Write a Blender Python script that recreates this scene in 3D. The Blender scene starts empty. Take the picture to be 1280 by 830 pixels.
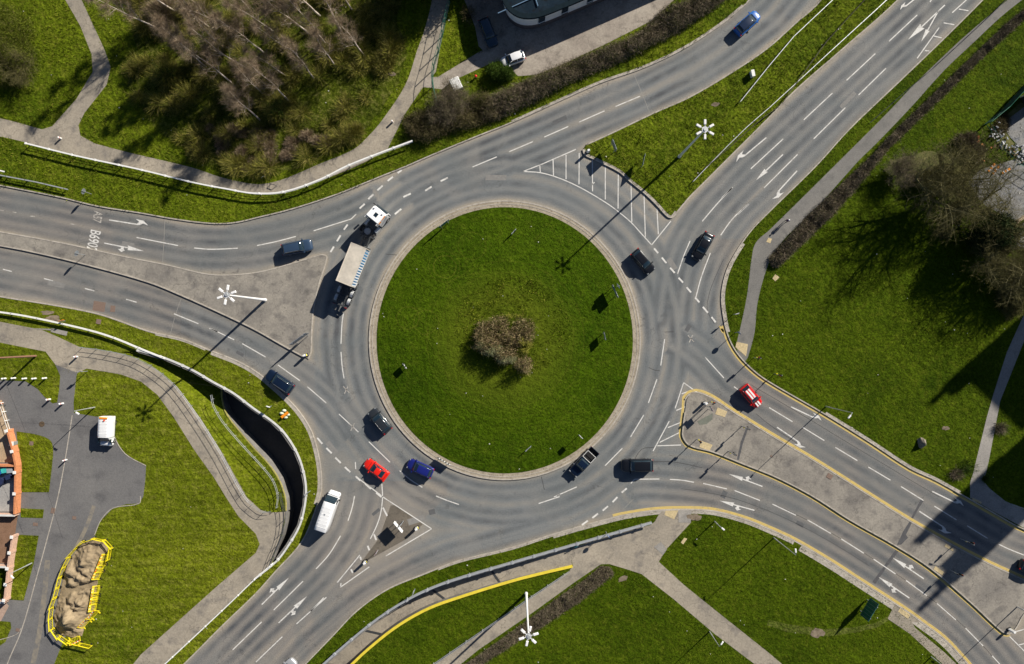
import bpy, math, random
import numpy as np
from mathutils import Vector, Matrix
from mathutils.geometry import tessellate_polygon

# ---------------------------------------------------------------- camera, sky, sun, exposure
S = 0.122                      # metres per traced pixel on the ground
CH = 104.1                     # drone height
scene = bpy.context.scene
col = scene.collection
cd = bpy.data.cameras.new('drone_camera'); cam = bpy.data.objects.new('drone_camera', cd); col.objects.link(cam)
cam.location = (0, 0, CH); cam.rotation_euler = (0, 0, 0)
cd.sensor_width = 36; cd.lens = 24; cd.clip_start = 0.5; cd.clip_end = 6000
scene.camera = cam
w = bpy.data.worlds.new('World'); scene.world = w; w.use_nodes = True
wn = w.node_tree; bg = wn.nodes['Background']
sky = wn.nodes.new('ShaderNodeTexSky'); sky.sky_type = 'NISHITA'; sky.sun_disc = False; sky.air_density = .6; sky.dust_density = .3; sky.ozone_density = 1.5
sky.sun_elevation = math.radians(29.2); sky.sun_rotation = math.radians(47)
wn.links.new(sky.outputs[0], bg.inputs[0]); bg.inputs[1].default_value = 0.05
sl = bpy.data.lights.new('sun', 'SUN'); sl.energy = 5.0; sl.angle = math.radians(0.5); sl.color = (1.0, 0.93, 0.82)
so = bpy.data.objects.new('sun', sl); col.objects.link(so); so.location = (60, 60, 90)
so.rotation_euler = Vector((-.7311, -.6823, -.56)).to_track_quat('-Z', 'Y').to_euler()
scene.view_settings.view_transform = 'Standard'; scene.view_settings.look = 'None'
scene.view_settings.gamma = 1; scene.view_settings.exposure = 0.56
scene.cycles.max_bounces = 4; scene.cycles.diffuse_bounces = 2; scene.cycles.glossy_bounces = 2
scene.cycles.transparent_max_bounces = 4

R = random.Random(7); NR = np.random.default_rng(7)
PI = math.pi
def P(x, y, z=0.0): return Vector(((x-640)*S, (415-y)*S, z))
def PX(pts, z=0.0): return [P(p[0], p[1], p[2] if len(p) > 2 else z) for p in pts]
def T(ox, oy, k, pts): return [(ox+p[0]/k, oy+p[1]/k) for p in pts]
K = 3.953

# ---------------------------------------------------------------- object helpers
def tag(o, label=None, cat=None, group=None, kind=None):
    if label: o['label'] = label
    if cat: o['category'] = cat
    if group: o['group'] = group
    if kind: o['kind'] = kind
    return o
def empty(name, loc, rz=0, label=None, cat=None, group=None):
    o = bpy.data.objects.new(name, None); col.objects.link(o); o.location = loc; o.rotation_euler = (0, 0, rz)
    o.empty_display_size = .3
    return tag(o, label, cat, group)
def copy_tree(o, parent=None):
    c = o.copy(); col.objects.link(c)
    if parent is not None: c.parent = parent
    for ch in o.children: copy_tree(ch, c)
    return c
def relabel(o, label, group=None):
    o['label'] = label
    if group: o['group'] = group
class MB:
    def __init__(s): s.v = []; s.f = []
    def add(s, vs, fs):
        n = len(s.v); s.v += [tuple(v) for v in vs]; s.f += [tuple(i+n for i in f) for f in fs]
    def box(s, c, d, rz=0, taper=1.0, rx=0):
        hx, hy, hz = d[0]/2, d[1]/2, d[2]/2
        m = Matrix.Rotation(rz, 3, 'Z') @ Matrix.Rotation(rx, 3, 'X')
        vs = []
        for z, t in ((-hz, 1), (hz, taper)):
            for x, y in ((-hx*t, -hy*t), (hx*t, -hy*t), (hx*t, hy*t), (-hx*t, hy*t)):
                vs.append(Vector(c) + m @ Vector((x, y, z)))
        s.add(vs, [(3, 2, 1, 0), (4, 5, 6, 7), (0, 1, 5, 4), (1, 2, 6, 5), (2, 3, 7, 6), (3, 0, 4, 7)])
    def cyl(s, p0, p1, r0, r1=None, n=8, cap=True):
        r1 = r0 if r1 is None else r1
        p0 = Vector(p0); p1 = Vector(p1); d = (p1-p0).normalized()
        a = d.orthogonal().normalized(); b = d.cross(a)
        vs = []
        for p, r in ((p0, r0), (p1, r1)):
            for i in range(n):
                t = 2*PI*i/n; vs.append(p + a*math.cos(t)*r + b*math.sin(t)*r)
        fs = [(i, (i+1) % n, n+(i+1) % n, n+i) for i in range(n)]
        if cap: fs += [tuple(range(n-1, -1, -1)), tuple(range(n, 2*n))]
        s.add(vs, fs)
    def dome(s, c, r, h, n=10, m=4):
        c = Vector(c); vs = []; fs = []
        for j in range(m):
            t = j/m*PI/2
            for i in range(n):
                a = 2*PI*i/n; vs.append(c + Vector((math.cos(a)*r*math.cos(t), math.sin(a)*r*math.cos(t), h*math.sin(t))))
        vs.append(c + Vector((0, 0, h)))
        for j in range(m-1):
            for i in range(n): fs.append((j*n+i, j*n+(i+1) % n, (j+1)*n+(i+1) % n, (j+1)*n+i))
        for i in range(n): fs.append(((m-1)*n+i, (m-1)*n+(i+1) % n, m*n))
        fs.append(tuple(range(n-1, -1, -1))); s.add(vs, fs)
    def prism(s, pts, z0, z1, bottom=False):
        n = len(pts); a = sum(pts[i][0]*pts[(i+1) % n][1]-pts[(i+1) % n][0]*pts[i][1] for i in range(n))
        if a < 0: pts = pts[::-1]
        vs = [(p[0], p[1], z0) for p in pts] + [(p[0], p[1], z1) for p in pts]
        fs = [(i, (i+1) % n, n+(i+1) % n, n+i) for i in range(n)]
        for t in tessellate_polygon([[Vector((p[0], p[1], 0)) for p in pts]]):
            q = [pts[i] for i in t]
            ar = (q[1][0]-q[0][0])*(q[2][1]-q[0][1])-(q[2][0]-q[0][0])*(q[1][1]-q[0][1])
            t = tuple(t) if ar > 0 else tuple(t[::-1]); fs.append(tuple(i+n for i in t))
            if bottom: fs.append(t[::-1])
        s.add(vs, fs)
    def ribbon(s, pts, wl, wr, z, closed=False):     # flat strip, world points
        L, Rr = offs(pts, wl, wr, closed); n = len(L)
        vs = [(p[0], p[1], z) for p in Rr] + [(p[0], p[1], z) for p in L]
        m = n if closed else n-1
        s.add(vs, [(i, (i+1) % n, n+(i+1) % n, n+i) for i in range(m)])
    def wall(s, pts, wl, wr, z0, z1, closed=False):  # box strip
        L, Rr = offs(pts, wl, wr, closed); n = len(L)
        g = lambda v, i: v[i] if isinstance(v, (list, tuple)) else v
        vs = [(p[0], p[1], g(z0, i)) for i, p in enumerate(Rr)] + [(p[0], p[1], g(z0, i)) for i, p in enumerate(L)] + \
             [(p[0], p[1], g(z1, i)) for i, p in enumerate(Rr)] + [(p[0], p[1], g(z1, i)) for i, p in enumerate(L)]
        m = n if closed else n-1; fs = []
        for i in range(m):
            j = (i+1) % n
            fs += [(2*n+i, 2*n+j, 3*n+j, 3*n+i), (i, j, 2*n+j, 2*n+i), (n+j, n+i, 3*n+i, 3*n+j), (i, n+i, n+j, j)]
        if not closed: fs += [(0, 2*n, 3*n, n), (n-1, 2*n-1, 4*n-1, 3*n-1)]
        s.add(vs, fs)
    def loft(s, rings, cap=True, closed=True):
        n = len(rings[0]); vs = [v for r in rings for v in r]; fs = []
        for j in range(len(rings)-1):
            for i in range(n if closed else n-1):
                fs.append((j*n+i, j*n+(i+1) % n, (j+1)*n+(i+1) % n, (j+1)*n+i))
        if cap: fs += [tuple(range(n-1, -1, -1)), tuple(range((len(rings)-1)*n, len(rings)*n))]
        s.add(vs, fs)
    def build(s, name, m, parent=None, smooth=False, loc=None, rz=0, bevel=0):
        me = bpy.data.meshes.new(name); me.from_pydata(s.v, [], s.f); me.update()
        if smooth:
            me.polygons.foreach_set('use_smooth', [True]*len(me.polygons))
        o = bpy.data.objects.new(name, me); col.objects.link(o)
        if isinstance(m, (list, tuple)):
            for k in m: me.materials.append(k)
        else: me.materials.append(m)
        if loc is not None: o.location = loc
        o.rotation_euler = (0, 0, rz)
        if parent is not None: o.parent = parent
        if bevel:
            b = o.modifiers.new('b', 'BEVEL'); b.width = bevel; b.segments = 2; b.limit_method = 'ANGLE'
        return o
def offs(pts, wl, wr, closed=False):
    n = len(pts); L = []; Q = []
    for i in range(n):
        p = Vector((pts[i][0], pts[i][1]))
        a = Vector(pts[(i-1) % n][:2]) if (i > 0 or closed) else None
        b = Vector(pts[(i+1) % n][:2]) if (i < n-1 or closed) else None
        d1 = (p-a).normalized() if a is not None else None; d2 = (b-p).normalized() if b is not None else None
        if d1 is None: d1 = d2
        if d2 is None: d2 = d1
        t = (d1+d2)
        t = t.normalized() if t.length > 1e-4 else d1
        nr = Vector((-t.y, t.x)); c = max(.45, nr.dot(Vector((-d1.y, d1.x))))
        L.append(p + nr*(wl/c)); Q.append(p - nr*(wr/c))
    return L, Q
def sm(pts, n=5):                                     # Catmull-Rom through traced points
    out = []
    for i in range(len(pts)-1):
        p0 = Vector(pts[max(i-1, 0)][:2]); p1 = Vector(pts[i][:2]); p2 = Vector(pts[i+1][:2]); p3 = Vector(pts[min(i+2, len(pts)-1)][:2])
        l = (p2-p1).length
        m1 = (p2-p0)/max((p2-p0).length, 1e-6)*l; m2 = (p3-p1)/max((p3-p1).length, 1e-6)*l
        for k in range(n):
            t = k/n; h = (2*t**3-3*t**2+1, t**3-2*t**2+t, -2*t**3+3*t**2, t**3-t**2)
            q = p1*h[0]+m1*h[1]+p2*h[2]+m2*h[3]; out.append((q.x, q.y))
    out.append(tuple(pts[-1][:2])); return out
def ell(cx, cy, rx, ry, n=120): return [(cx+rx*math.cos(2*PI*i/n), cy+ry*math.sin(2*PI*i/n)) for i in range(n)]
def pip(x, y, poly):
    x = np.asarray(x, float); y = np.asarray(y, float); c = np.zeros(x.shape, bool); n = len(poly)
    for i in range(n):
        x1, y1 = poly[i][:2]; x2, y2 = poly[(i+1) % n][:2]
        if y1 == y2: continue
        k = ((y1 > y) != (y2 > y)) & (x < (x2-x1)*(y-y1)/(y2-y1)+x1); c ^= k
    return c
def along(pts, step):                                 # points each step along a world polyline
    out = []; acc = 0; nxt = 0
    for i in range(len(pts)-1):
        a = Vector(pts[i][:2]); b = Vector(pts[i+1][:2]); l = (b-a).length
        while nxt <= acc+l:
            out.append((a.lerp(b, (nxt-acc)/l if l else 0), math.atan2(b.y-a.y, b.x-a.x))); nxt += step
        acc += l
    return out
def npmesh(name, V, F, m, parent=None):               # F: (n,k) uniform faces
    V = np.asarray(V, np.float32); F = np.asarray(F, np.int32); me = bpy.data.meshes.new(name)
    me.vertices.add(len(V)); me.vertices.foreach_set('co', V.ravel())
    me.loops.add(F.size); me.loops.foreach_set('vertex_index', F.ravel())
    me.polygons.add(len(F)); me.polygons.foreach_set('loop_start', np.arange(0, F.size, F.shape[1], dtype=np.int32))
    me.polygons.foreach_set('loop_total', np.full(len(F), F.shape[1], np.int32)); me.update(calc_edges=True)
    me.materials.append(m); o = bpy.data.objects.new(name, me); col.objects.link(o)
    if parent is not None: o.parent = parent
    return o

# ---------------------------------------------------------------- materials
class NT:
    def __init__(s, name):
        s.m = bpy.data.materials.new(name); s.m.use_nodes = True; s.t = s.m.node_tree
        s.b = s.t.nodes['Principled BSDF']; s.b.inputs['Specular IOR Level'].default_value = .3
    def n(s, typ, **k):
        o = s.t.nodes.new(typ)
        for a, v in k.items(): setattr(o, a, v)
        return o
    def l(s, a, b): s.t.links.new(a, b)
    def noise(s, scale, detail=4, vec=None, rough=.55, dist=0):
        o = s.n('ShaderNodeTexNoise'); o.inputs['Scale'].default_value = scale; o.inputs['Detail'].default_value = detail
        o.inputs['Roughness'].default_value = rough; o.inputs['Distortion'].default_value = dist
        s.l(vec if vec is not None else s.pos(), o.inputs['Vector']); return o.outputs['Fac']
    def pos(s):
        if not hasattr(s, '_p'): s._p = s.n('ShaderNodeNewGeometry')
        return s._p.outputs['Position']
    def obj(s):
        if not hasattr(s, '_o'): s._o = s.n('ShaderNodeTexCoord')
        return s._o.outputs['Object']
    def isl(s):
        s.pos(); return s._p.outputs['Random Per Island']
    def ramp(s, fac, stops):
        o = s.n('ShaderNodeValToRGB'); e = o.color_ramp.elements
        while len(e) < len(stops): e.new(.5)
        for i, (p, c) in enumerate(stops):
            e[i].position = p; e[i].color = (c, c, c, 1) if not isinstance(c, tuple) else (*c, 1)
        s.l(fac, o.inputs[0]); return o.outputs[0]
    def mix(s, f, a, b, mode='MIX'):
        o = s.n('ShaderNodeMix', data_type='RGBA', blend_type=mode)
        for v, i in ((f, 0), (a, 6), (b, 7)):
            if isinstance(v, (int, float)): o.inputs[i].default_value = v
            elif isinstance(v, tuple): o.inputs[i].default_value = (*v, 1)
            else: s.l(v, o.inputs[i])
        return o.outputs[2]
    def math(s, op, a, b=0, c=None):
        o = s.n('ShaderNodeMath', operation=op)
        for i, v in enumerate((a, b, c)):
            if v is None: continue
            if isinstance(v, (int, float)): o.inputs[i].default_value = v
            else: s.l(v, o.inputs[i])
        return o.outputs[0]
    def attr(s, name):
        o = s.n('ShaderNodeAttribute'); o.attribute_name = name; return o.outputs['Fac']
    def bump(s, h, st, dist=.1):
        o = s.n('ShaderNodeBump'); o.inputs['Strength'].default_value = st; o.inputs['Distance'].default_value = dist
        s.l(h, o.inputs['Height']); s.l(o.outputs[0], s.b.inputs['Normal'])
    def out(s, c, rough=.8, metal=0):
        if isinstance(c, tuple): s.b.inputs['Base Color'].default_value = (*c, 1)
        else: s.l(c, s.b.inputs['Base Color'])
        s.b.inputs['Roughness'].default_value = rough; s.b.inputs['Metallic'].default_value = metal
        return s.m
def sc(c, k): return tuple(min(1, v*k) for v in c)
def mat(name, c, rough=.6, metal=0, var=.15, scale=2.0, bump=0, coat=0):
    t = NT(name); f = t.noise(scale, 5)
    m = t.out(t.mix(t.ramp(f, [(.3, 0.), (.7, 1.)]), sc(c, 1-var), sc(c, 1+var)), rough, metal)
    if bump: t.bump(t.noise(scale*6, 4), bump, .02)
    if coat: t.b.inputs['Coat Weight'].default_value = coat; t.b.inputs['Coat Roughness'].default_value = .06
    return m
def patchy(name, c1, c2, c3=None, big=.25, fine=6, rough=.9, bumpst=.2, crack=False):
    t = NT(name); a = t.ramp(t.noise(big, 6, dist=.6), [(.35, 0.), (.65, 1.)]); b = t.noise(fine, 5, rough=.7)
    c = t.mix(a, c1, c2)
    if c3: c = t.mix(t.ramp(t.noise(big*3.1, 6), [(.52, 0.), (.7, 1.)]), c, c3)
    c = t.mix(.55, c, t.ramp(b, [(.25, .25), (.75, .75)]), 'OVERLAY')
    if crack:
        v = t.n('ShaderNodeTexVoronoi', feature='DISTANCE_TO_EDGE'); v.inputs['Scale'].default_value = .22
        w_ = t.n('ShaderNodeVectorMath', operation='ADD'); nz = t.n('ShaderNodeTexNoise'); nz.inputs['Scale'].default_value = .7; nz.inputs['Detail'].default_value = 6
        t.l(t.pos(), nz.inputs['Vector']); mm = t.n('ShaderNodeVectorMath', operation='SCALE'); mm.inputs['Scale'].default_value = 3.
        t.l(nz.outputs['Color'], mm.inputs[0]); t.l(t.pos(), w_.inputs[0]); t.l(mm.outputs[0], w_.inputs[1]); t.l(w_.outputs[0], v.inputs['Vector'])
        c = t.mix(t.ramp(v.outputs['Distance'], [(.0, .55), (.012, 0.)]), c, sc(c1, .35))
    t.bump(b, bumpst, .02); return t.out(c, rough)
def leafmat(name, cols, rough=.7, trans=.0):
    t = NT(name); n = len(cols)
    c = t.ramp(t.isl(), [(i/(n-1), k) for i, k in enumerate(cols)])
    c = t.mix(t.ramp(t.noise(.5, 4), [(.35, 0.), (.65, .35)]), c, sc(cols[0], .6)); t.b.inputs['Specular IOR Level'].default_value = .06; return t.out(c, rough)

def blademat(name, cols, dry, k1=.5, mow=0):
    t = NT(name); t.b.inputs['Specular IOR Level'].default_value = .05; n = len(cols)
    c = t.ramp(t.isl(), [(i/(n-1), k) for i, k in enumerate(cols)])
    c = t.mix(t.ramp(t.noise(.16, 7, rough=.7, dist=1.), [(.40, .5), (.56, 0.)]), c, sc(cols[0], 1.1))
    c = t.mix(t.ramp(t.noise(.11, 6, rough=.65, dist=.6), [(.50, 0.), (.68, k1)]), c, dry)
    if mow:
        for rot, sx_ in ((-52, .05), (10, .07)):
            mp = t.n('ShaderNodeMapping'); mp.inputs['Rotation'].default_value = (0, 0, math.radians(rot)); mp.inputs['Scale'].default_value = (sx_, .9, 1); t.l(t.pos(), mp.inputs['Vector'])
            c = t.mix(t.ramp(t.noise(1.0, 4, mp.outputs[0], .6, .5), [(.50, 0.), (.66, mow)]), c, dry)
    return t.out(c, .85)
def grassmat(name, dark, mid, light, dry, drymix=.3, swirl=False, fine=3.2, mow=False):
    t = NT(name); t.b.inputs['Specular IOR Level'].default_value = .05
    big = t.ramp(t.noise(.07, 5, dist=1.), [(.3, 0.), (.7, 1.)])
    m2 = t.ramp(t.noise(.45, 6, rough=.65), [(.3, 0.), (.7, 1.)])
    f = t.noise(fine, 6, rough=.75)
    m3 = t.ramp(t.noise(.19, 7, rough=.7, dist=.8), [(.38, 0.), (.62, 1.)]); c = t.mix(m2, dark, mid); c = t.mix(t.math('MULTIPLY', m3, .4), c, dark); c = t.mix(t.math('MULTIPLY', big, .6), c, light)
    c = t.mix(t.ramp(t.noise(.9, 7, rough=.8), [(.5, 0.), (.75, drymix)]), c, dry)
    c = t.mix(.85, c, t.ramp(f, [(.32, .15), (.70, .85)]), 'OVERLAY')
    if swirl:
        sx = t.n('ShaderNodeSeparateXYZ'); t.l(t.pos(), sx.inputs[0])
        ix, iy = (631-640)*S, (415-425.5)*S
        x = t.math('SUBTRACT', sx.outputs[0], ix); y = t.math('SUBTRACT', sx.outputs[1], iy)
        r = t.math('SQRT', t.math('ADD', t.math('MULTIPLY', x, x), t.math('MULTIPLY', y, y))); a = t.math('ARCTAN2', y, x)
        cb = t.n('ShaderNodeCombineXYZ'); t.l(t.math('MULTIPLY', r, 1.6), cb.inputs[0]); t.l(t.math('MULTIPLY', a, 1.3), cb.inputs[1])
        s_ = t.noise(1.0, 5, cb.outputs[0], .6); c = t.mix(.3, c, t.ramp(s_, [(.35, .35), (.65, .65)]), 'OVERLAY')
        # worn rings left in the turf
        for cx, cy, rr, k in ((556, 334, 14, .4), (556, 334, 19.5, .2), (510, 397, 14, .35), (533, 403, 15, .35), (590, 308, 17, .2), (632, 425, 84, .2), (632, 425, 98, .18), (595, 405, 62, .15)):
            dx = t.math('SUBTRACT', sx.outputs[0], (cx-640)*S); dy = t.math('SUBTRACT', sx.outputs[1], (415-cy)*S)
            d = t.math('SQRT', t.math('ADD', t.math('MULTIPLY', dx, dx), t.math('MULTIPLY', dy, dy)))
            d = t.math('ADD', d, t.math('MULTIPLY', t.math('SUBTRACT', t.noise(.8, 3), .5), .7))
            g = t.math('ABSOLUTE', t.math('SUBTRACT', d, rr*S)); c = t.mix(t.ramp(g, [(.0, k), (.14, 0.)]), c, dry)
    if swirl:
        core = t.math('SUBTRACT', t.math('ABSOLUTE', t.math('SUBTRACT', r, 6.)), 0.); c = t.mix(t.ramp(core, [(.0, .5), (5.5/1., 0.)]) if False else t.math('MULTIPLY', t.math('MAXIMUM', t.math('SUBTRACT', 1., t.math('DIVIDE', core, 6.)), 0.), .55), c, (.13, .155, .012), 'MIX')
    if mow:
        mp = t.n('ShaderNodeMapping'); mp.inputs['Rotation'].default_value = (0, 0, math.radians(-52)); mp.inputs['Scale'].default_value = (.16, 1.5, 1); t.l(t.pos(), mp.inputs['Vector'])
        s_ = t.noise(1.0, 5, mp.outputs[0], .6, .6); c = t.mix(.55, c, t.ramp(s_, [(.36, .3), (.64, .7)]), 'OVERLAY')
    h = t.math('ADD', t.math('MULTIPLY', f, .6), t.noise(1.1, 5)); t.bump(h, 1., .34)
    return t.out(c, .9)

M = {}
M['lawn'] = grassmat('lawn_grass', (.022, .044, .001), (.050, .086, .002), (.088, .128, .004), (.18, .18, .02), .4)
M['island'] = grassmat('island_grass', (.022, .050, .001), (.042, .084, .0015), (.075, .122, .003), (.16, .17, .02), .3, True)
M['rough'] = grassmat('rough_grass', (.034, .062, .003), (.090, .135, .004), (.17, .215, .010), (.24, .21, .04), .5, fine=2.2)
M['dry'] = grassmat('mown_dry_grass', (.060, .088, .003), (.110, .145, .005), (.175, .20, .010), (.29, .27, .06), .6, mow=True)
M['conc'] = patchy('worn_concrete', (.27, .24, .195), (.36, .315, .25), (.19, .172, .15), .16, 4, bumpst=.35, crack=True)
M['concgrey'] = patchy('grey_path', (.27, .255, .235), (.33, .31, .28), (.22, .21, .195), .15, 6)
M['tarpath'] = patchy('tarmac_path', (.165, .16, .15), (.20, .192, .178), (.14, .137, .13), .2, 7)
M['paved'] = patchy('paved_island', (.20, .185, .165), (.30, .275, .235), (.145, .135, .125), .17, 4, crack=True)
M['tarmac'] = patchy('estate_tarmac', (.135, .133, .135), (.175, .170, .165), (.11, .108, .11), .1, 6)
M['carpark'] = patchy('broken_tarmac', (.27, .235, .20), (.36, .32, .27), (.20, .175, .15), .16, 4, crack=True)
M['kerb'] = patchy('kerb_stone', (.36, .33, .29), (.46, .42, .36), (.27, .24, .2), .5, 5)
M['apron'] = patchy('stone_setts', (.29, .25, .19), (.40, .35, .27), (.19, .155, .115), 1.2, 7, bumpst=.5)
M['tact'] = mat('buff_tactile', (.52, .42, .24), .8, 0, .2, 5, .3)
M['soil'] = patchy('bare_soil', (.17, .135, .095), (.25, .20, .145), (.11, .085, .06), .6, 4, bumpst=.8)
M['mulch'] = patchy('shrub_bed_soil', (.075, .058, .045), (.12, .095, .07), (.05, .04, .03), 1.2, 6, bumpst=.9)
M['wallc'] = patchy('retaining_wall', (.15, .145, .135), (.21, .20, .185), None, .6, 4)
M['coping'] = mat('pale_coping', (.62, .62, .60), .6, 0, .12, 1.5)
M['ycoping'] = mat('yellow_coping', (.70, .56, .05), .6, 0, .12, 2)
M['galv'] = mat('galvanised', (.55, .57, .58), .45, .5, .1, 3)
M['white'] = mat('white_paint', (.78, .78, .76), .5, 0, .05, 2)
M['grey'] = mat('grey_metal', (.36, .38, .40), .5, .4, .1, 3)
M['dkgrey'] = mat('dark_metal', (.07, .075, .08), .5, .4, .1, 3)
M['signback'] = mat('sign_back', (.30, .33, .36), .5, .4, .1, 3)
M['greenm'] = mat('green_metal', (.02, .12, .08), .5, .2, .15, 3)
M['blue'] = mat('sign_blue', (.02, .10, .40), .4, 0, .05)
M['yellow'] = mat('yellow_plastic', (.80, .68, .02), .5, 0, .08)
M['orange'] = mat('orange_plastic', (.85, .28, .02), .5, 0, .08)
M['red'] = mat('sign_red', (.65, .03, .02), .4, 0, .05)
M['black'] = mat('black_rubber', (.015, .015, .016), .8, 0, .2)
M['rim'] = mat('alloy_rim', (.45, .46, .47), .3, .8, .1)
M['brick'] = mat('orange_brick', (.55, .22, .10), .85, 0, .2, 4, .2)
M['glassd'] = mat('dark_glass', (.012, .026, .038), .08, 0, .1); M['glassd'].node_tree.nodes['Principled BSDF'].inputs['Specular IOR Level'].default_value = 1.
M['headl'] = mat('headlight_lens', (.28, .30, .32), .1, 0, .05)
M['taill'] = mat('tail_light', (.45, .01, .01), .2, 0, .05)
M['skin'] = mat('skin', (.5, .3, .22), .6, 0, .05)
M['lampw'] = mat('lamp_white', (.8, .8, .8), .35, 0, .04)
# paint for the carriageway, worn through in places
t = NT('road_paint'); f = t.ramp(t.noise(1.3, 8, rough=.85), [(.36, 1.), (.50, 0.)])
M['paint'] = t.out(t.mix(t.math('MULTIPLY', f, .75), (.66, .65, .62), (.2, .19, .18)), .7)
t = NT('faded_paint'); f = t.ramp(t.noise(3.2, 7, rough=.75), [(.42, 1.), (.56, 0.)])
M['fpaint'] = t.out(t.mix(t.math('MULTIPLY', f, .9), (.46, .44, .40), (.2, .18, .165)), .7)
t = NT('yellow_line_paint'); f = t.ramp(t.noise(1.5, 6, rough=.7), [(.30, 1.), (.50, 0.)])
M['ypaint'] = t.out(t.mix(t.math('MULTIPLY', f, .8), (.60, .45, .14), (.34, .28, .18)), .7)
# ================================================================= THE LAND (traced kerb lines)
NWL = sm([(-150, 205), (-60, 220), (0, 231.6), (76, 246.7), (121.4, 257.6), (177, 266.5), (215, 273.3), (253, 278.4), (278, 279.6), (298.5, 277.6), (320, 272.5), (365.5, 261.2), (421.2, 243), (461.7, 226.5), (510, 207), (535, 196), (590, 173), (640, 153), (693, 129), (748.8, 104.2), (804.4, 84.7), (855, 60.7), (898, 33), (923.3, 12.6), (936, 0), (1035, -150)])
land_nw = NWL + [(-150, -150)]
SPA = sm([(1125, -150), (1026, 0), (993, 30.4), (960, 60), (918.3, 88.5), (862.6, 121.4), (817, 141.7), (761.4, 168.2), (733, 181)])
SPB = sm([(728.5, 187), (731, 193.5), (741.7, 198.8), (773.5, 214.7), (786.5, 226.2), (805.3, 241.4), (821, 256.6), (834, 270.5), (840, 271.8), (845.7, 265.3), (861.6, 246.5), (880, 228), (898, 210), (960, 148), (993, 113.8), (1050, 64), (1122, 0), (1265, -150)])
land_sp = SPA + SPB
EL = sm([(1375, -150), (1228, 0), (1180, 48), (1122, 103.7), (1061, 162), (1019.2, 208), (960, 266), (938.5, 288.5), (920.8, 313.8), (908, 339), (901.8, 369.4), (904.4, 397.3), (910, 420), (921, 441), (940, 461.5), (960, 476.5), (1030.8, 517.5), (1086.5, 552), (1137, 585), (1169, 600), (1199, 616.6), (1241, 640.5), (1266, 655), (1280, 661.5), (1340, 690), (1430, 735)])
land_e = EL + [(1430, -150)]
IEU = sm([(856, 499), (862, 492.5), (872, 490.5), (890, 497.5), (911, 511.5), (960, 542), (1020, 577.5), (1089, 621), (1137, 651), (1177.6, 674), (1228, 700.7), (1280, 724.7), (1306, 736)])
IEL = sm([(1298, 752), (1280, 766), (1268, 786), (1260, 791.5), (1251, 788), (1213, 752.8), (1162.4, 709.8), (1119.4, 682), (1061, 649), (1015.7, 620), (970.3, 596.4), (929.6, 580), (890.5, 564.5), (862, 556.5), (853.5, 546), (853.5, 535), (856, 515)])
isl_e = [(858, 500)] + IEU[5:] + IEL
IWU = sm([(-150, 258), (0, 289.7), (50.6, 298.6), (96, 307.5), (151.8, 320), (210, 331.5), (253, 341.6), (278, 344), (320, 340.8), (358, 331.5), (396, 320), (404, 318.6), (408.5, 322), (398.4, 356.8), (392, 387), (389.6, 415), (388.8, 440), (385.5, 448.5)])
IWL = sm([(380, 446), (351, 430), (320, 412.4), (278, 392), (227.7, 369.4), (187, 353), (111, 331.5), (45.5, 315.8), (0, 307), (-150, 282)])
isl_w = IWU + IWL
WL = sm([(-150, 345), (0, 370.7), (76, 383), (126.5, 393.5), (187, 414.5), (227.7, 424), (265, 439), (297.8, 452), (322, 466), (345, 485), (362, 501), (376, 517), (388.8, 538), (396, 560), (400.8, 585), (401.6, 610.6), (396.6, 631), (378, 676), (345, 713.6), (320, 741.5), (278, 782), (232.7, 827.4), (150, 905), (70, 980)])
land_w = WL + [(-150, 980)]
SL = sm([(200, 980), (330, 885), (383, 828.7), (416, 794.5), (446.5, 763), (484.4, 736.4), (530, 717.4), (573, 701), (640, 684.5), (690.6, 668), (766.5, 647), (800, 640.5), (827, 637.5), (864, 637), (893, 639), (931, 649), (962, 661.5), (993, 676), (1036, 701), (1074, 725.5), (1112, 750), (1137, 766.5), (1152, 777.5), (1180, 798.6), (1209, 829.5), (1260, 890), (1330, 980)])
land_s = SL
RIM = ell(631, 425.3, 169, 174); TURF = ell(631, 425.3, 160, 166.2)
# sunken subway ramps
HA = [(150, 441), (172, 448), (197.3, 462), (222.6, 483.5), (253, 525), (278.3, 565.5), (308.6, 620.5), (326, 636.5), (336, 640)]
HB = [(175, 439.5), (209, 450.5), (243, 465.5), (268, 480), (269.5, 498), (277.6, 518), (298, 542.6), (315.6, 561.7), (332.5, 578.5), (347.7, 600.5), (356, 624), (357, 639)]
HBZ = [.05, -.9, -1.7, -2.2, -1.8, -1.3, -.9, -.6, -.35, -.15, .0, .1]
HC = [(357, 639), (355.5, 655), (352, 670), (344.3, 688), (341, 702)]
HO = [(347.7, 698), (361, 679.7), (374.7, 656), (381.4, 631), (382.8, 607), (378, 582), (369.6, 561.7), (355.6, 541), (341, 526.7), (318, 510.8), (293.5, 492), (268, 478), (243, 463.5), (209, 448.5), (175, 438.5)]
hole_w = HA + HC + HO
RR = sm([(712, 683.5), (705.8, 685), (640, 704.5), (585.6, 720), (547.7, 732.5), (512, 749), (471.8, 774.5), (434, 805), (403.5, 832), (345, 885), (300, 935)], 4)
RY = sm([(715.5, 707.3), (680, 715.5), (640, 725.7), (573, 746.5), (535, 760.4), (497, 782), (461.7, 809.7), (441.4, 828.7), (390, 880), (350, 935)], 4)
hole_s = RR + RY[::-1]

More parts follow.
